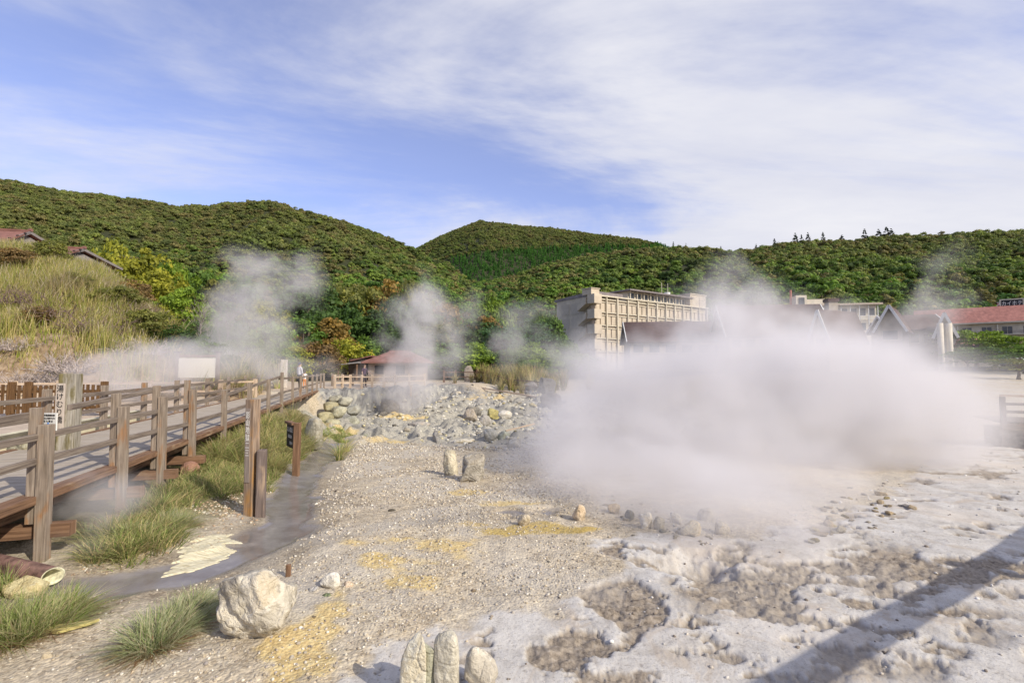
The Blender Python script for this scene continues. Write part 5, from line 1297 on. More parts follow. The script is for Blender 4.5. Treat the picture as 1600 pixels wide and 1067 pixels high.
def tiled_roof(px0, px1, pyr, y, label, sc_=1.0, drop=1.1, seed=0):
    # the top of a house behind the hill: gable roof with old red tiles
    a = P(px0, pyr, y); c = P(px1, pyr+ (6 if seed else 5), y+1.5); r = empty('old_house', (c.x, c.y, c.z-5), 0, label, 'house', 'old houses behind the hill')
    O = r.location; a = a-O; c = c-O; dn = Vector((.9, -3.2, -1.5*drop)); bk = Vector((.9, 3.4, -1.5*drop)); rt = Vector((1.6, 0, -1.35))*sc_
    b = MB()
    v = [a, c, c+dn+Vector((.5, 0, 0)), a+dn, c+bk, a+bk]
    b.v = v+[p-Vector((0, 0, .14)) for p in v]
    for f in ([3, 2, 1, 0], [0, 1, 4, 5], [9, 8, 2, 3], [2, 8, 7, 1], [1, 7, 10, 4], [6, 7, 8, 9], [11, 10, 7, 6], [5, 4, 10, 11], [0, 3, 9, 6], [0, 6, 11, 5]): b.quad(f, [(b.v[k].x, (b.v[k].y)*1.1) for k in f])
    b.build('roof', M_redroof, r)
    b = MB(); b.beam(a+Vector((0, 0, .05)), c+Vector((0, 0, .05)), .26, .16); b.tube([c+Vector((-.1, 0, .1)), c+Vector((.16, 0, .14))], .15, 8); b.build('ridge_tiles', roofmat('ridge_tiles', (.25, .12, .10)), r)
    b = MB()
    for q in (dn, bk):
        b = MB(); b.beam(c+Vector((.05, 0, -.10)), c+q+Vector((.1, 0, -.10)), .12, .22); b.build('bargeboard', M_greyboard, r)
    b = MB(); w0 = a+Vector((.3, 0, -.35)); w1 = c+Vector((-.3, 0, -.35))
    b.prism([w1+Vector((0, 0, 0)), w1+dn*.8, w1+dn*.8+Vector((0, 0, -3.2)), w1+bk*.8+Vector((0, 0, -3.2)), w1+bk*.8], w0-w1); b.build('wall', plain('plaster', (.22, .20, .19), .9, .3), r)
    for k in range(3):
        b = MB(); b.tube([c+dn*(.25+.28*k)+Vector((.1, 0, .02)), c+dn*(.25+.28*k)+Vector((.22, 0, .02))], .09, 8); b.build('end_tile', M_dark, r)
tiled_roof(-60, 47, 357, 42, 'old house with a red tiled roof, upper left one behind the grassy hill', seed=0)
tiled_roof(28, 131, 383, 44, 'old house with a lower red tiled roof, right one behind the grassy hill', seed=1, drop=.8)

# ================================================================== HOTELS
def frame_of(p0, p1):
    d = Vector((p1.x-p0.x, p1.y-p0.y, 0)); return d.length, math.atan2(d.y, d.x)
M_beige = plain('beige_render', (.56, .48, .37), .8, .12, .6); M_beige2 = plain('darker_beige_panel', (.54, .47, .37), .8, .12, .8); M_trim = plain('pale_concrete_trim', (.62, .56, .44), .8, .12, 1.5)  # the second beige is slightly darker than the render
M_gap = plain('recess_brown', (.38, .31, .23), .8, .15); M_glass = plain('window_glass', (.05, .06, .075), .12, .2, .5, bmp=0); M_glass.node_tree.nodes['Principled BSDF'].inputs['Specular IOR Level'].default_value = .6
M_greyroof = plain('grey_roof', (.24, .21, .21), .8, .2, 1)
def big_hotel():
    c0 = P(931, 560, 98); c1 = P(1106, 560, 121); zt = P(931, 462, 98).z; zg = 1.0
    Lf, an = frame_of(c0, c1); r = empty('beige_hotel', (c0.x, c0.y, zg), an, 'big beige hotel block with a gridded facade and a stair tower at its corner', 'hotel')
    H = zt-zg; D = 11.0
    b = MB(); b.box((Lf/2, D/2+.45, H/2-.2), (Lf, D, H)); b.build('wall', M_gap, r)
    # end wall facing left with its own panels
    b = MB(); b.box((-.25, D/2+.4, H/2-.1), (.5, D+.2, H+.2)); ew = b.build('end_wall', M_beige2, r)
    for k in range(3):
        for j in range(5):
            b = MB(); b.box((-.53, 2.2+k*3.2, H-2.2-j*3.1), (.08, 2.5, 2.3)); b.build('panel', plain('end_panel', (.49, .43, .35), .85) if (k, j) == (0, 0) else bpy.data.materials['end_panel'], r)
    nb = 12; bay = Lf/nb; rows = 6; rh = 2.72
    for i in range(nb+1):
        big = i % 2 == 0
        b = MB(); b.box((i*bay, .15, H/2), (.34 if big else .24, .62, H+(.35 if big else 0))); b.build('pilaster', M_trim, r)
    for j in range(rows):
        z = H-.5-j*rh; b = MB(); b.box((Lf/2, .30, z), (Lf, .36, .22)); b.box((Lf/2, .30, z-.62), (Lf, .34, .16)); b.build('string_course', M_trim, r)
        for i in range(nb):
            for s in (-1, 1):
                b = MB(); b.box(((i+.5)*bay+s*bay*.235, .36, z-1.66), (bay*.36, .14, 1.75)); 
                if i*rows*2+j < 90 and (i+j) >= 0: pass
                b.build('facade_panel', M_beige, r) if (i < 8 and j < 6) else b.build('facade_panel', M_beige, r)
    b = MB(); b.box((Lf/2, .2, H+.12), (Lf+.4, 1.1, .28)); b.build('cornice', M_trim, r)
    b = MB(); b.prism([(-.6, -.1, H+.1), (-.6, D+1.1, H-.2), (-.6, D+1.1, H+.35), (-.6, -.1, H+.95)], (8.8, 0, 0)); b.build('sloped_roof', M_greyroof, r)
    # stair tower of stepped balconies
    for j in range(6):
        z = H+.1-j*3.05
        b = MB(); b.box((-1.25, -1.0, z-1.0), (2.1, 2.0, 1.9)); b.build('balcony', M_beige, r)
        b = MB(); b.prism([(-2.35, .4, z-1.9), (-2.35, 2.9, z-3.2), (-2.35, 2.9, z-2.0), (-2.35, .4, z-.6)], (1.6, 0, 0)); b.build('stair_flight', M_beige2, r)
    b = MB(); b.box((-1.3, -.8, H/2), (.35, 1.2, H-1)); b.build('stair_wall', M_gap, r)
    b = MB(); b.box((-1.2, .1, H+.6), (2.3, 2.6, 1.2)); b.box((-1.2, .1, H+1.27), (2.6, 2.9, .16)); b.build('tower_head', M_beige, r)
    # penthouse
    x0, x1 = Lf*.30, Lf*.83
    b = MB(); b.box(((x0+x1)/2, 5.2, H+1.1), (x1-x0, 7, 2.2)); ph = b.build('penthouse_wall', M_trim, r)
    b = MB(); b.box(((x0+x1)/2, 4.7, H+2.32), (x1-x0+2.4, 9.4, .30)); b.build('penthouse_roof', M_greyroof, r)
    n = 9
    for i in range(n):
        x = x0+(i+.5)*(x1-x0)/n; b = MB(); b.box((x, 1.67, H+1.2), ((x1-x0)/n*.72, .08, 1.35)); b.build('window', M_glass, r)
        b = MB(); b.beam((x-(x1-x0)/n/2, 1.0, H+.2), (x-(x1-x0)/n/2, 1.0, H+2.2), .16, .16, up=(0, 1, 0)); b.build('column', M_trim, r)
    b = MB(); b.box((Lf-3.2, 3.4, H+1.0), (6.6, 6.2, 4.6)); b.build('lift_tower', M_beige, r)
    b = MB(); b.box((Lf-3.2, 3.4, H+3.38), (7.0, 6.6, .2)); b.build('tower_cornice', M_trim, r)
    for s in (-1.6, 1.6):
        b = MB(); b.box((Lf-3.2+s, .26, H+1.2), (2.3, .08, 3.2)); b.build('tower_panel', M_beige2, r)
    b = MB(); b.tube([(Lf*.68, 4, H+2.4), (Lf*.68, 4, H+6)], .07, 6); b.tube([(Lf*.74, 4, H+2.4), (Lf*.74, 4, H+6)], .07, 6); b.build('antenna', M_trim, r)
    b = MB(); b.tube([(Lf*.70, 3, H+2.5), (Lf*.70, 3, H+3.5)], .7, 12); b.build('water_tank', M_white, r)
big_hotel()
def gable_house(name, label, p0, p1, depth, eave, ridge, wallm, roofm, cat='inn', trim=True, windows=0, grp=None, over=.6, ridge_along=True):
    """a block whose front runs p0 to p1; ridge parallel to the front (or running back when ridge_along is False)"""
    Lf, an = frame_of(p0, p1); zg = 1.2; r = empty(name, (p0.x, p0.y, zg), an, label, cat, grp); E = eave-zg; T = ridge-zg; D = depth
    if ridge_along: prof = [(0, 0, -.6), (0, D, -.6), (0, D, E), (0, D/2, T-.15), (0, 0, E)]; ext = (Lf, 0, 0)
    else: prof = [(0, 0, -.6), (Lf, 0, -.6), (Lf, 0, E), (Lf/2, 0, T-.15), (0, 0, E)]; ext = (0, D, 0)
    b = MB(); b.prism(prof, ext); b.build('wall', wallm, r)
    b = MB(); o = over; th = .22
    if ridge_along:
        sl = (T-E)/(D/2)
        for s, y0 in ((-1, -o), (1, D+o)):
            b.prism([(-o, D/2, T), (-o, y0, E-o*sl), (-o, y0, E-o*sl+th), (-o, D/2, T+th)], (Lf+2*o, 0, 0))
    else:
        sl = (T-E)/(Lf/2)
        for x0 in (-o, Lf+o):
            b.prism([(Lf/2, -o, T), (x0, -o, E-o*sl), (x0, -o, E-o*sl+th), (Lf/2, -o, T+th)], (0, D+2*o, 0))
    b.build('roof', roofm, r)
    if trim:
        if ridge_along: segs_ = [((x, y, E-o*sl+.1), (x, D/2, T+.1)) for x in (-o-.06, Lf+o+.06) for y in (-o, D+o)]
        else: segs_ = [((x, -o-.06, E-o*sl+.1), (Lf/2, -o-.06, T+.1)) for x in (-o, Lf+o)]
        for a_, c_ in segs_:
            b = MB(); b.beam(a_, c_, .12, .34); b.build('bargeboard', M_white, r)
    for i in range(windows):
        x = (i+.5)*Lf/windows
        for z in (E-1.5,):
            b = MB(); b.box((x, -.05, z), (min(1.8, Lf/windows*.6), .08, 1.3)); w = b.build('window', M_glass, r)
            b = MB(); b.box((x, -.075, z-.72), (min(2.1, Lf/windows*.7), .14, .12)); b.build('sill', M_trim, w)
    return r
def zz_(py, y): return P(800, py, y).z
M_tanw = plain('tan_wall', (.42, .36, .28), .85, .15, 1); M_creamw = plain('cream_wall_paint', (.66, .60, .48), .8, .12, 1)
gable_house('brown_roofed_inn', 'long brown roofed inn wing in front of the big beige hotel, mostly in steam', P(985, 560, 84), P(1165, 560, 82), 9, zz_(532, 84), zz_(503, 86), M_tanw, M_brownroof, windows=7, grp='brown roofed inns behind the steam')
gable_house('brown_roofed_inn', 'wide brown roofed inn wing under the white roof railing', P(1140, 560, 76), P(1300, 560, 74), 9, zz_(522, 76), zz_(478, 79), M_tanw, M_brownroof, windows=7, grp='brown roofed inns behind the steam')
gable_house('brown_roofed_inn', 'inn gable with white bargeboards and a cream wall, left of the chimney tower', P(1272, 560, 70), P(1296, 560, 68), 8, zz_(520, 69), zz_(487, 70), M_creamw, M_brownroof, ridge_along=False, windows=1, grp='brown roofed inns behind the steam')
gable_house('brown_roofed_inn', 'inn wing with a sharp white edged gable in the middle of the brown roofs', P(1374, 560, 72), P(1412, 560, 70), 9, zz_(508, 71), zz_(480, 72), M_tanw, M_brownroof, ridge_along=False, windows=1, grp='brown roofed inns behind the steam')
gable_house('brown_roofed_inn', 'low brown roofed inn wing right of the sharp gable', P(1400, 560, 76), P(1482, 560, 74), 9, zz_(514, 75), zz_(492, 77), M_tanw, M_brownroof, windows=4, grp='brown roofed inns behind the steam')
gable_house('brown_roofed_inn', 'narrow inn gable on pale columns at the right end of the brown roofs', P(1468, 560, 68), P(1490, 560, 67), 8, zz_(512, 67.5), zz_(491, 68), M_creamw, M_brownroof, ridge_along=False, windows=0, grp='brown roofed inns behind the steam')
for px, lab in ((1471, 'left pale round column under the narrow inn gable'), (1485, 'right pale round column under the narrow inn gable')):
    y = 66; p = P(px, 560, y); b = MB(); b.tube([(0, 0, -.5), (0, 0, zz_(505, y)-1.2)], .35, 12); tag(b.build('column', M_creamw, None, (p.x, y, 1.2), smooth=True), lab, 'column', 'columns of the narrow inn gable')
def tower_bit():
    y = 72; p = P(1305, 560, y); r = empty('chimney_tower', (p.x, y, 1.2), R(-5), 'tan brick chimney tower rising between the brown roofs', 'tower')
    H = zz_(470, y)-1.2; b = MB(); b.box((0, .6, H/2-.3), (1.3, 1.2, H+.6)); b.build('shaft', M_tanw, r); b = MB(); b.box((0, .6, H+.1), (1.6, 1.5, .5)); b.build('cap', M_brownroof, r)
tower_bit()
def cream_hotel():
    # flat roofed cream hotel behind the brown roofs, white roof railing
    y = 96; p0 = P(1205, 560, 98); p1 = P(1372, 560, 94); Lf, an = frame_of(p0, p1); zg = 1.3; H = zz_(478, 96)-zg
    r = empty('cream_hotel', (p0.x, p0.y, zg), an, 'flat roofed cream hotel with a small roof tower above the brown roofs', 'hotel')
    b = MB(); b.box((Lf/2, 5, H/2), (Lf, 10, H)); b.build('wall', M_creamw, r)
    b = MB(); b.box((Lf/2, 4.6, H+.12), (Lf+1.4, 11.4, .35)); b.build('roof', plain('beige_roof_slab', (.50, .42, .33), .8), r)
    n = 12
    for i in range(n):
        for j in range(2):
            b = MB(); b.box(((i+.5)*Lf/n, -.04, H-1.4-j*2.9), (Lf/n*.62, .08, 1.4)); b.build('window', M_glass, r)
    b = MB()
    for i in range(n+1): b.beam((i*Lf/n, -.6, H-4), (i*Lf/n, -.6, H), .12, .12, up=(0, 1, 0))
    for z in (H-2.2, H-2.7): b.beam((0, -.6, z), (Lf, -.6, z), .10, .10)
    b.build('balcony_rail', M_white, r)
    xt = (1262-1205)/167*Lf; b = MB(); b.box((xt, 3, H+1.2), (2.0, 2.4, 2.6)); b.box((xt+2.6, 4, H+.9), (4, 3, 1.6)); b.build('roof_tower', M_creamw, r)
    b = MB(); b.box((xt, 1.75, H+1.3), (1.1, .1, 1.4)); b.build('window', M_glass, r)
    b = MB(); b.tube([(xt-1.6, 3, H), (xt-1.6, 3, H+3.8)], .22, 8); b.build('flue', plain('red_flue', (.42, .16, .12), .7), r)
    for dx in (5.2, 6.6):
        b = MB(); b.tube([(xt+dx, 3.4, H+.3), (xt+dx, 3.4, H+1.6)], .6, 12); b.build('water_tank', M_white, r)
    # white railing of the roof terrace to the left
    q0 = P(1120, 492, 88); q1 = P(1290, 482, 86); O = q0
    rr = empty('roof_railing', q0, 0, 'white railing along the terrace above the brown inn roof', 'railing'); b = MB()
    for i in range(15): a = q0.lerp(q1, i/14)-O; b2 = MB(); b2.beam(a+Vector((0, 0, -.9)), a+Vector((0, 0, .1)), .09, .09, up=(0, 1, 0)); b2.build('baluster', M_white, rr)
    b.beam(q0-O, q1-O, .08, .12); b.beam(q0-O-Vector((0, 0, .7)), q1-O-Vector((0, 0, .7)), .08, .10); b.build('rail', M_white, rr)
    b = MB(); w0 = P(1120, 478, 92); w1 = P(1290, 470, 90); 
    m = plain('terrace_render', (.40, .33, .28), .85, .15, 1)
    L2, an2 = frame_of(q0, q1); b.box((L2/2, 5, (q0.z-1.0-zg)/2-.2), (L2, 8.5, q0.z-1.0-zg)); tb = b.build('terrace_block', m, None, (q0.x, q0.y+.15, zg), rot=(0, 0, an2))
    tag(tb, 'flat tan terrace block carrying the white roof railing', 'building')
cream_hotel()
def red_hotel():
    p0 = P(1440, 560, 112); p1 = P(1700, 560, 96); Lf, an = frame_of(p0, p1); zg = 1.5
    def fx(px):  # where the front line meets that photo column
        u = (px-800)/750; d = p1-p0; t = (u*p0.y-p0.x)/(d.x-u*d.y); return t*Lf
    t0 = fx(1600)/Lf; yq = p0.lerp(p1, t0).y; E = zz_(502, yq)-zg; T = zz_(486, yq)-zg+1.5
    r = empty('red_roofed_hotel', (p0.x, p0.y, zg), an, 'cream hotel with a long salmon roof and rooftop name sign at the right edge', 'hotel')
    D = 12
    b = MB(); b.box((Lf/2, D/2, E/2), (Lf, D, E)); b.build('wall', M_creamw, r)
    b = MB(); b.prism([(-1, -1.2, E-.15), (-1, 2.4, T), (-1, D-2.4, T), (-1, D+1.2, E-.15)], (Lf+2, 0, 0)); b.build('roof', M_salmon, r)
    b = MB(); b.box((Lf/2, -1.25, E-.1), (Lf+2, .12, .3)); b.build('gutter', M_trim, r)
    n = int(Lf/3.05)
    for i in range(n):
        x = (i+.5)*Lf/n
        for j in range(4):
            z = E-1.75-j*2.75
            b = MB(); b.box((x, -.03, z), (1.5, .1, 1.5)); w = b.build('window', M_glass, r)
            b = MB(); b.box((x, -.10, z), (.07, .06, 1.5)); b.build('mullion', M_trim, w)
    for j in range(4):
        z = E-2.75-j*2.75
        b = MB(); b.box((Lf/2, -.6, z), (Lf, 1.2, .14)); b.build('balcony_floor', M_trim, r)
        b = MB(); b.box((Lf/2, -1.15, z+.75), (Lf, .05, .07)); b.box((Lf/2, -1.15, z+.45), (Lf, .03, .05)); b.build('balcony_rail', M_brownroof, r)
    for i in range(n+1):
        if i % 2 == 0:
            b = MB(); b.box((i*Lf/n, -.6, E/2-.3), (.22, 1.16, E-.6)); b.build('fin_wall', M_creamw, r)
    # rooftop sign box
    s0, s1 = fx(1568), fx(1640); sw = s1-s0; zt = zz_(470, yq)-zg
    b = MB(); b.box(((s0+s1)/2, 4.2, (T+zt)/2), (sw, 3.0, zt-T+.4)); sb = b.build('sign_box', M_salmon, r)
    a0, a1 = fx(1571.5), fx(1606); pw_ = a1-a0
    b = MB(); b.box(((a0+a1)/2, 2.62, (T+zt)/2+.12), (pw_+.5, .10, 2.1)); b.build('sign_frame', M_trim, r)
    b = MB(); b.box(((a0+a1)/2, 2.54, (T+zt)/2+.12), (pw_, .10, 1.6)); pn = b.build('sign_panel', M_ink, r)
    put_text('スカイホテル', 1.02, M_white, r, ((a0+a1)/2, 2.47, (T+zt)/2+.10), (R(90), 0, 0), scale=(.80, 1.1, 1), name='sign_lettering')
red_hotel()
gable_house('small_house', 'small pink roofed house among the pines below the red hotel', P(1512, 560, 78), P(1560, 560, 76), 7, zz_(540, 77), zz_(530, 78), M_creamw, M_salmon, windows=3, cat='house', trim=False)
def car():
    y = 60; p = P(1598, 572, y); z0 = gz(p.x, y); r = empty('parked_van', (p.x+.6, y, z0), 0, 'pale parked van beneath the pines at the right edge', 'van')
    dz = P(1598, 573, y).z-z0; b = MB(); b.prism([(-2.1, 0, .35), (2.1, 0, .35), (2.15, 0, 1.1), (1.7, 0, 1.25), (1.2, 0, 1.95), (-1.9, 0, 1.98), (-2.15, 0, 1.2)], (0, 1.7, 0)); b.build('body', plain('van_paint', (.55, .66, .66), .3, .03), r, bevel=.06)
    for x, w in ((-1.3, 1.0), (-.15, 1.0), (.85, .7)):
        b = MB(); b.box((x, -.01, 1.55), (w, .04, .5)); b.build('window', M_glass, r)
    for x in (-1.35, 1.35):
        for yy_ in (-.02, 1.52):
            b = MB(); b.tube([(x, yy_, .33), (x, yy_+.2, .33)], .33, 16); w = b.build('wheel', M_black, r)
    b = MB(); b.box((2.1, .3, .75), (.1, .3, .18)); b.build('headlight', M_white, r)
    r.location.z = z0+max(0, dz)
    # ground shelf for the car park
    tb = MB(); tb.box((0, 4, -.9), (16, 11, 1.76)); 
    if dz > .05: tag(tb.build('car_park', plain('asphalt', (.07, .07, .07), .9), None, (p.x+4, y-.5, r.location.z)), None, None, None, 'structure')
car()
# the other boardwalk at the right edge
def right_walk():
    A_ = Vector((16.6, 16.4, 0)); B_ = Vector((22.5, 13.4, 0)); d = (B_-A_).normalized(); z0 = .42; n = Vector((d.y, -d.x, 0))*-1
    r = empty('viewing_platform', (A_.x, A_.y, z0), math.atan2(d.y, d.x), 'grey viewing platform with a pale topped railing at the right edge of the steam', 'platform')
    Lx = (B_-A_).length
    b = MB()
    for k in range(int(Lx/.2)): b.beam((k*.2+.1, 0, -.03), (k*.2+.1, 2.4, -.03), .185, .05)
    b.build('deck_boards', M_rail, r)
    b = MB(); b.box((Lx/2, .04, -.17), (Lx, .12, .22)); b.build('edge_beam', M_wood, r)
    b = MB(); b.box((Lx/2, .9, -.95), (Lx-.1, 1.5, 1.35)); b.build('stone_base', plain('platform_stone', (.33, .30, .27), .9, .5, 3, 0, .8), r)
    for k in range(6):
        b = MB(); b.beam((k*1.3+.07, .05, -.1), (k*1.3+.07, .05, .84), .13, .13, up=(0, 1, 0)); b.build('post', M_rail, r, bevel=.006)
        if k < 5:
            for z in (.34, .60): 
                b = MB(); b.beam((k*1.3+.13, .05, z), (k*1.3+1.30, .05, z), .05, .09); b.build('rail', M_rail, r)
            b = MB(); b.beam((k*1.3+.02, .05, .88), (k*1.3+1.28, .05, .88), .15, .07); b.build('handrail', M_pale, r)
right_walk()
def own_walk():
    # the walk the photographer stands beside runs past on the right, out of view; it throws the two bands of shade
    d = Vector((.855, .518, 0)); n = Vector((-.518, .855, 0)); E0 = Vector((4.35, 2.45, 0))
    r = empty('near_boardwalk', (E0.x, E0.y, .9), math.atan2(d.y, d.x), 'boardwalk with a handrail boarded to cast shade just outside the right of the photo', 'boardwalk')
    L_ = 14
    b = MB()
    for k in range(int((L_+3)/.25)): b.beam((-3+k*.25, -1.9, 0), (-3+k*.25, 0, 0), .235, .05)
    b.build('deck_boards', M_deck, r)
    b = MB(); b.box((L_/2-1.5, -.05, -.14), (L_+3, .12, .22)); b.build('edge_beam', M_brown, r)
    for k in (-2.8, 3, 9, 13):
        b = MB(); b.beam((k, -.05, -1.2), (k, -.05, .85), .12, .12, up=(0, 1, 0)); b.build('post', M_wood, r)
    b = MB(); b.box((L_/2-1.5, .03, .64), (L_+3, .05, .19)); b.build('shade_rail_board', M_wood, r)  # solid board added along the unseen rail, sized to cast the upper shade band
own_walk()

# ================================================================== SMALL SIGN, PEOPLE
def far_sign():
    y = 47; p = P(756, 600, y); z0 = gz(p.x, y); r = empty('white_sign', (p.x, y, z0), 0, 'small white sign on a white post behind the far fence', 'sign'); zc = P(756, 586, y).z-z0
    b = MB(); b.beam((0, 0, -.2), (0, 0, zc+.35), .09, .09, up=(0, 1, 0)); b.build('post', M_white, r)
    b = MB(); b.prism([(-.34, -.07, zc-.18), (.34, -.07, zc-.18), (.30, -.07, zc+.16), (.1, -.07, zc+.24), (-.1, -.07, zc+.24), (-.34, -.07, zc+.16)], (0, -.04, 0)); b.build('panel', M_white, r)
    y = 48.5; p = P(733, 600, y); z0 = gz(p.x, y); 
    o = link('stone_monument', rock_mesh('stone_monument', 301, (1.1, .6, 1.9), 3, 7, .06), None, None, (p.x, y, z0-.1)); o.color = (.34, .30, .27, 1); tag(o, 'grey standing stone monument left of the small white sign', 'monument')
    p = P(635, 625, 30); 
    q = GF(642, 624); o = link('vent_marker', None) if False else None
    b = MB(); b.beam((0, 0, -.1), (0, 0, .62), .14, .14, up=(0, 1, 0)); b.box((0, 0, .66), (.22, .2, .10)); tag(b.build('marker_post', M_pale, None, q), 'short pale topped marker post below the cliff in the steam', 'marker post')
far_sign()
def person(loc, h, rz, shirt, legs, skin, hair, label, pose, hat=False, seed=0, bag=None):
    s = h/1.72
    J = {}
    sw = pose.get('stride', .12); V = []; E = []; Rr = []
    def v(n, p, r): J[n] = len(V); V.append((p[0]*s, p[1]*s, p[2]*s)); Rr.append(r*s)
    def e(a, b): E.append((J[a], J[b]))
    v('pel', (0, 0, .95), .125); v('waist', (0, 0, 1.10), .115); v('chest', (0, .01, 1.28), .135); v('sh', (0, .01, 1.42), .10); v('neck', (0, 0, 1.50), .052); v('hd0', (0, -.015, 1.57), .070); v('hd1', (0, -.01, 1.645), .088); v('hd2', (0, .0, 1.70), .058)
    v('nose', (0, -.105, 1.615), .013); v('chin', (0, -.075, 1.555), .022)
    for a, b in (('pel', 'waist'), ('waist', 'chest'), ('chest', 'sh'), ('sh', 'neck'), ('neck', 'hd0'), ('hd0', 'hd1'), ('hd1', 'hd2'), ('hd0', 'nose'), ('hd0', 'chin')): e(a, b)
    for sd_, k in ((-1, 'l'), (1, 'r')):
        st = sw*sd_
        v(k+'hip', (.09*sd_, 0, .90), .095); v(k+'kn', (.10*sd_, -.02-st*.4, .50), .058); v(k+'an', (.10*sd_, .02-st, .09), .040); v(k+'ft', (.11*sd_, -.09-st, .035), .038); v(k+'to', (.115*sd_, -.17-st, .028), .028)
        e('pel', k+'hip'); e(k+'hip', k+'kn'); e(k+'kn', k+'an'); e(k+'an', k+'ft'); e(k+'ft', k+'to')
        f = pose.get('arm_'+k, (.06, -.02, -.28, .02, -.12, -.24))
        sx = .18*sd_; v(k+'sh', (sx, .01, 1.40), .056); el = (sx+f[0]*sd_, .01+f[1], 1.40+f[2]); v(k+'el', el, .040); wr = (el[0]+f[3]*sd_, el[1]+f[4], el[2]+f[5]); v(k+'wr', wr, .026)
        d = Vector(wr)-Vector(el); d.normalize(); hp = Vector(wr)+d*.06; v(k+'pm', hp, .030)
        e('sh', k+'sh'); e(k+'sh', k+'el'); e(k+'el', k+'wr'); e(k+'wr', k+'pm')
        lat = d.cross(Vector((sd_, 0, 0))).normalized()
        for q in range(4):
            o_ = lat*(q-1.5)*.018; tp = hp+o_+d*(.035)+Vector((-.004*sd_, 0, 0)); v(k+'f%d' % q, tp, .0085); t2 = tp+d*(.04-.006*abs(q-1.5))+Vector((-.018*sd_, 0, 0)); v(k+'g%d' % q, t2, .007); e(k+'pm', k+'f%d' % q); e(k+'f%d' % q, k+'g%d' % q)
        t1 = Vector(wr)+d*.03-lat*.032; v(k+'th', t1, .010); t2 = t1+d*.035-lat*.012; v(k+'ti', t2, .008); e(k+'wr', k+'th'); e(k+'th', k+'ti')
    me = bpy.data.meshes.new('person'); me.from_pydata(V, E, []); o = bpy.data.objects.new('person', me); col.objects.link(o)
    sm = o.modifiers.new('skin', 'SKIN'); 
    for i, r in enumerate(Rr): me.skin_vertices[0].data[i].radius = (r, r); me.skin_vertices[0].data[i].use_root = (i == 0)
    sb = o.modifiers.new('sub', 'SUBSURF'); sb.levels = 1; sb.render_levels = 1
    dg = bpy.context.evaluated_depsgraph_get(); m2 = bpy.data.meshes.new_from_object(o.evaluated_get(dg)); bpy.data.objects.remove(o)
    m2.materials.clear()
    for c, nm in ((skin, 'skin'), (shirt, 'shirt'), (legs, 'trousers'), ((.05, .04, .04), 'shoes')): m2.materials.append(plain('person_'+nm, c, .8, .06, 5, bmp=0))
    slv = pose.get('sleeve', 1.05)*s
    for f in m2.polygons:
        c = f.center; f.use_smooth = True
        if c.z > 1.47*s: k = 0
        elif c.z < .075*s: k = 3
        elif abs(c.x) > .155*s and c.z > .6*s: k = 1 if c.z > slv else 0
        elif c.z > .98*s: k = 1
        elif c.z > pose.get('hem', .10)*s: k = 2
        else: k = 0
        f.material_index = k
    o = link('person', m2, None, None, loc, (0, 0, rz)); tag(o, label, 'person')
    bm = bmesh.new(); bmesh.ops.create_icosphere(bm, subdivisions=3, radius=1)
    for w in bm.verts:
        p = w.co; p.x *= .098*s; p.y *= .112*s; p.z *= (.115 if not hat else .10)*s
        if p.y < -.02*s and p.z < .03*s: p.y = -.02*s
        p.z = max(p.z, -.09*s)
    bmesh.ops.translate(bm, verts=bm.verts, vec=(0, .012*s, 1.665*s))
    mh = bpy.data.meshes.new('hair'); bm.to_mesh(mh); bm.free(); mh.polygons.foreach_set('use_smooth', [True]*len(mh.polygons))
    link('hair' if not hat else 'hat', mh, plain('hair_or_hat', hair, .8, .1, 8, bmp=0), o)
    if hat:
        b = MB(); b.tube([(0, -.02*s, 1.675*s), (0, -.02*s, 1.69*s)], .135*s, 16); b.build('hat_brim', bpy.data.materials['hair_or_hat'], o)
    if bag:
        b = MB(); b.box((.0, .19*s, 1.22*s), (.26*s, .14*s, .36*s)); b.build('backpack', plain('bag', bag, .8), o, bevel=.04)
    return o
SK = (.55, .36, .26)
person(AS(24.2, -1.0, DECK), 1.66, R(150), (.55, .55, .60), (.03, .03, .035), SK, (.03, .035, .08), 'person in dark cap and pale top at the far end of the bridge', {'stride': .1}, hat=True)
person(AS(26.9, -1.1, DECK), 1.12, R(200), (.85, .84, .84), (.75, .33, .14), SK, (.05, .03, .03), 'child in a white top and orange trousers on the path past the bridge end', {'stride': .06}, seed=2)
pp = gpt(570, 35.2); person(Vector(pp), 1.64, R(60), (.10, .055, .10), (.06, .05, .06), SK, (.06, .03, .02), 'person with dark hair and a purple top leaning at the pale path fence', {'stride': .03, 'arm_r': (.05, -.16, -.22, .0, -.20, -.10), 'sleeve': 1.2}, seed=3)

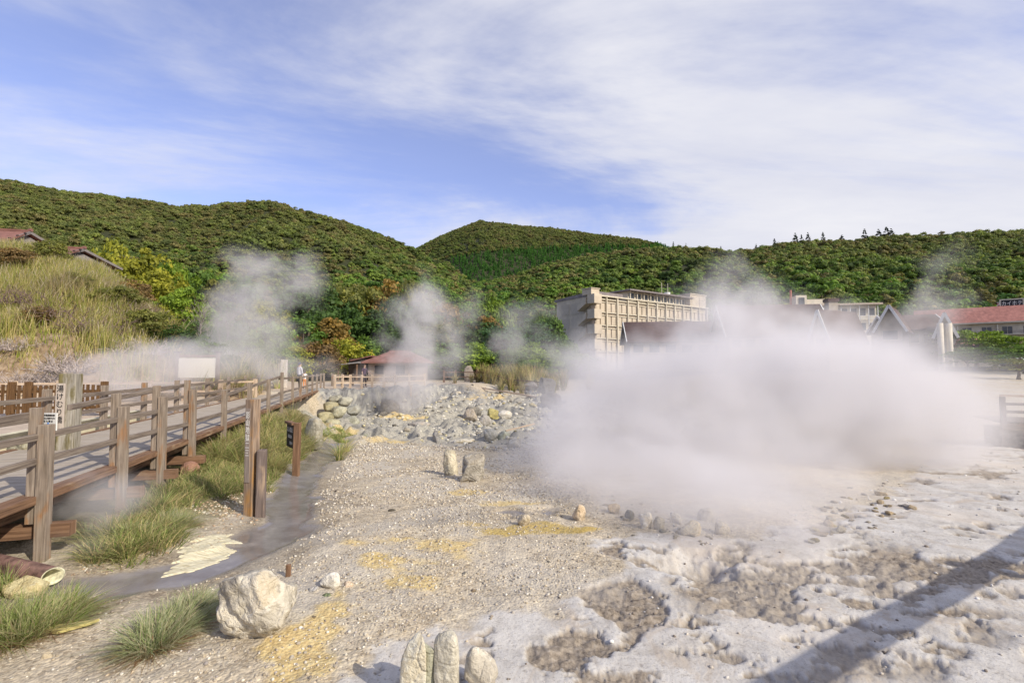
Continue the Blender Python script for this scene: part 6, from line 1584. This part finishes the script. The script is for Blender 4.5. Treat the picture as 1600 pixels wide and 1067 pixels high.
# ================================================================== STEAM
def steam(name, label, base, puffs, dens, nscale, warp=.35, thr=(0.30, 0.62), seed=0.0, step=1.0, colr=(.91, .895, .91), detail=5.0, stretch=(1, 1, 1), namp=1.3, lo=.10, hi=.62, kt=.75):
    """one cloud of steam: a closed hull round a set of puffs; the density inside comes from the puffs and noise.
    puff: photo column, row, metres ahead, half width and half height in photo pixels, half depth in metres, strength"""
    O = Vector(base); P3 = []
    for px, py, y, rx, ry, rd, k in puffs:
        c = P(px, py, y); s = y/750; P3.append((c-O, (rx*s, rd, ry*s), k))
    bm = bmesh.new()
    tmp = bmesh.new(); bmesh.ops.create_icosphere(tmp, subdivisions=2, radius=1.0); sv = [v.co.copy() for v in tmp.verts]; tmp.free()
    for c, r, k in P3:
        for v in sv: bm.verts.new(c+Vector((v.x*r[0], v.y*r[1], v.z*r[2]))*1.12)
    h = bmesh.ops.convex_hull(bm, input=bm.verts)
    bmesh.ops.delete(bm, geom=list({g for g in h['geom_interior']+h['geom_unused'] if isinstance(g, bmesh.types.BMVert)}), context='VERTS')
    me = bpy.data.meshes.new(name); bm.to_mesh(me); bm.free()
    m = bpy.data.materials.new(name); m.use_nodes = True; t = m.node_tree; t.nodes.clear()
    tcn = t.nodes.new('ShaderNodeTexCoord'); pos = tcn.outputs['Object']
    add = t.nodes.new('ShaderNodeVectorMath'); add.operation = 'ADD'; L(t, pos, add.inputs[0]); add.inputs[1].default_value = (seed, seed*1.7, seed*.6)
    mul = t.nodes.new('ShaderNodeVectorMath'); mul.operation = 'MULTIPLY'; L(t, add.outputs[0], mul.inputs[0]); mul.inputs[1].default_value = stretch
    nz = t.nodes.new('ShaderNodeTexNoise'); nz.inputs['Scale'].default_value = nscale; nz.inputs['Detail'].default_value = detail; nz.inputs['Roughness'].default_value = .55; L(t, mul.outputs[0], nz.inputs['Vector'])
    nf = nz.outputs['Fac']
    # the puffs' edges are pushed about by the colour channels of the same noise
    wv = t.nodes.new('ShaderNodeVectorMath'); wv.operation = 'SUBTRACT'; L(t, nz.outputs['Color'], wv.inputs[0]); wv.inputs[1].default_value = (.5, .5, .5)
    ws = t.nodes.new('ShaderNodeVectorMath'); ws.operation = 'SCALE'; L(t, wv.outputs[0], ws.inputs[0]); ws.inputs['Scale'].default_value = warp
    wp = t.nodes.new('ShaderNodeVectorMath'); wp.operation = 'ADD'; L(t, pos, wp.inputs[0]); L(t, ws.outputs[0], wp.inputs[1])
    tot = None
    for c, r, k in P3:
        a = t.nodes.new('ShaderNodeVectorMath'); a.operation = 'SUBTRACT'; L(t, wp.outputs[0], a.inputs[0]); a.inputs[1].default_value = tuple(c)
        d = t.nodes.new('ShaderNodeVectorMath'); d.operation = 'DIVIDE'; L(t, a.outputs[0], d.inputs[0]); d.inputs[1].default_value = r
        ln = t.nodes.new('ShaderNodeVectorMath'); ln.operation = 'LENGTH'; L(t, d.outputs[0], ln.inputs[0])
        f = math_n(t, 'MULTIPLY', math_n(t, 'SUBTRACT', 1.0, ln.outputs['Value'], clamp=True), k)
        tot = f if tot is None else math_n(t, 'ADD', tot, f)
    tot = math_n(t, 'MINIMUM', tot, .75)
    # wisps where it is thin, solid where it is thick
    v = math_n(t, 'ADD', math_n(t, 'MULTIPLY', tot, kt), math_n(t, 'MULTIPLY', math_n(t, 'SUBTRACT', nf, .5), namp))
    v = maprange(t, v, lo, hi, 0, 1)
    v = math_n(t, 'MULTIPLY', v, math_n(t, 'MULTIPLY', tot, dens))
    pv = t.nodes.new('ShaderNodeVolumePrincipled'); pv.inputs['Color'].default_value = (*colr, 1); pv.inputs['Anisotropy'].default_value = 0.0
    L(t, v, pv.inputs['Density'])
    out = t.nodes.new('ShaderNodeOutputMaterial'); L(t, pv.outputs[0], out.inputs['Volume'])
    m.cycles.volume_step_rate = step
    o = link(name, me, m, None, O)
    return tag(o, label, 'steam', 'steam rising from the vents', 'stuff')
vent = GF(1120, 850)
steam('steam', 'huge white steam cloud hiding the right half of the valley', vent, [
    (980, 690, 12.5, 230, 200, 2.8, 1.2), (1180, 650, 13, 260, 190, 3.2, 1.35), (1350, 640, 13.5, 240, 165, 3.2, 1.25), (1150, 750, 9.6, 230, 160, 1.7, 1.3), (1170, 832, 6.5, 200, 125, 1.3, 2.0), (1050, 795, 7.7, 200, 120, 1.3, 1.3), (900, 755, 9.2, 160, 120, 1.4, 1.0),
    (900, 730, 11, 140, 120, 1.8, .9), (1400, 690, 12, 190, 140, 2.0, 1.0), (1060, 560, 16, 240, 110, 3, .55), (1290, 570, 16, 240, 100, 3, .7), (1510, 630, 16, 200, 110, 3, .65), (930, 610, 15, 160, 130, 2.5, .6), (1010, 785, 8.4, 200, 95, 1.2, 1.1), (1150, 490, 17, 150, 80, 2, .5), (1230, 520, 18, 260, 70, 2, .45), (1420, 540, 18, 200, 70, 2, .45),
    (1300, 775, 8.6, 170, 90, 1.1, .85)],
    .85, .62, warp=2.0, seed=3.0, detail=7, namp=2.3, lo=.08, hi=.80, kt=.95)
steam('steam', 'thin steam wisps rising over the brown roofs above the big cloud', P(1150, 480, 24), [
    (1160, 430, 25, 60, 110, 1.5, .5), (1130, 470, 24, 120, 70, 2, .6), (1190, 490, 24, 160, 60, 2, .6), (1480, 440, 26, 60, 80, 1.5, .4), (1440, 490, 26, 110, 60, 2, .5), (1300, 500, 24, 160, 50, 2, .5)],
    .7, .45, warp=1.6, seed=9.0, namp=2.2)
steam('steam', 'steam drifting off the hill foot behind the footbridge', P(230, 585, 19), [
    (240, 575, 20.3, 150, 60, 1.2, 1.1), (340, 560, 21, 130, 50, 1.2, .9), (160, 590, 20, 110, 50, 1.0, .9), (200, 610, 18, 200, 40, 1.5, .6), (440, 580, 25, 130, 45, 1.8, .8)],
    .9, .6, warp=.9, seed=14.0, namp=1.6)
steam('steam', 'ragged steam plume climbing above the notice board', P(370, 560, 27), [
    (385, 480, 28, 90, 110, 2, .8), (430, 430, 29, 130, 60, 2, .75), (410, 530, 28, 90, 70, 2, .6), (360, 510, 27, 70, 80, 1.5, .7), (490, 400, 30, 70, 40, 2, .35), (445, 480, 29, 80, 80, 2, .5)],
    .62, .42, warp=1.8, seed=21.0, namp=2.4)
steam('steam', 'twisting steam plume in front of the red roofed hut', GF(630, 640), [
    (635, 620, 30, 75, 60, 1.4, 1.0), (625, 590, 31, 90, 60, 1.6, .9), (660, 550, 32, 90, 70, 1.8, .8), (690, 500, 33, 90, 80, 1.8, .65), (640, 490, 33, 80, 60, 1.8, .6), (670, 470, 34, 50, 70, 1.5, .5), (700, 570, 33, 70, 70, 1.6, .5), (600, 620, 31, 90, 50, 1.5, .5)],
    .72, .42, warp=2.0, seed=27.0, namp=2.3)
steam('steam', 'faint steam veils between the trees and the big hotel', P(780, 600, 37), [
    (780, 520, 38, 110, 70, 2, .55), (830, 560, 37, 110, 80, 2, .55), (760, 490, 40, 80, 50, 2, .5), (850, 490, 42, 90, 30, 2, .5), (850, 610, 30, 110, 60, 2, .6), (720, 620, 33, 150, 45, 2, .4), (830, 650, 22, 100, 50, 1.5, .4)],
    .40, .36, warp=2.2, seed=33.0, namp=2.4)
steam('steam', 'low steam curling out from under the footbridge', P(130, 820, 5.6), [
    (130, 800, 6.0, 110, 80, .7, .8), (180, 770, 6.6, 110, 50, .7, .7), (100, 860, 5.2, 90, 50, .5, .6), (40, 810, 6.2, 90, 60, .6, .5), (230, 750, 7.6, 90, 40, .7, .4)],
    1.6, 1.4, warp=.45, seed=41.0, namp=2.0)
steam('steam', 'thin steam trailing over the crusted ground at the right', P(1400, 860, 6.4), [
    (1350, 900, 5.6, 240, 90, .8, .35), (1500, 800, 7.6, 220, 90, 1.2, .45), (1560, 720, 10, 200, 80, 1.5, .5), (1200, 900, 5.6, 150, 70, .6, .35)],
    .5, .9, warp=.8, seed=47.0, namp=2.0)
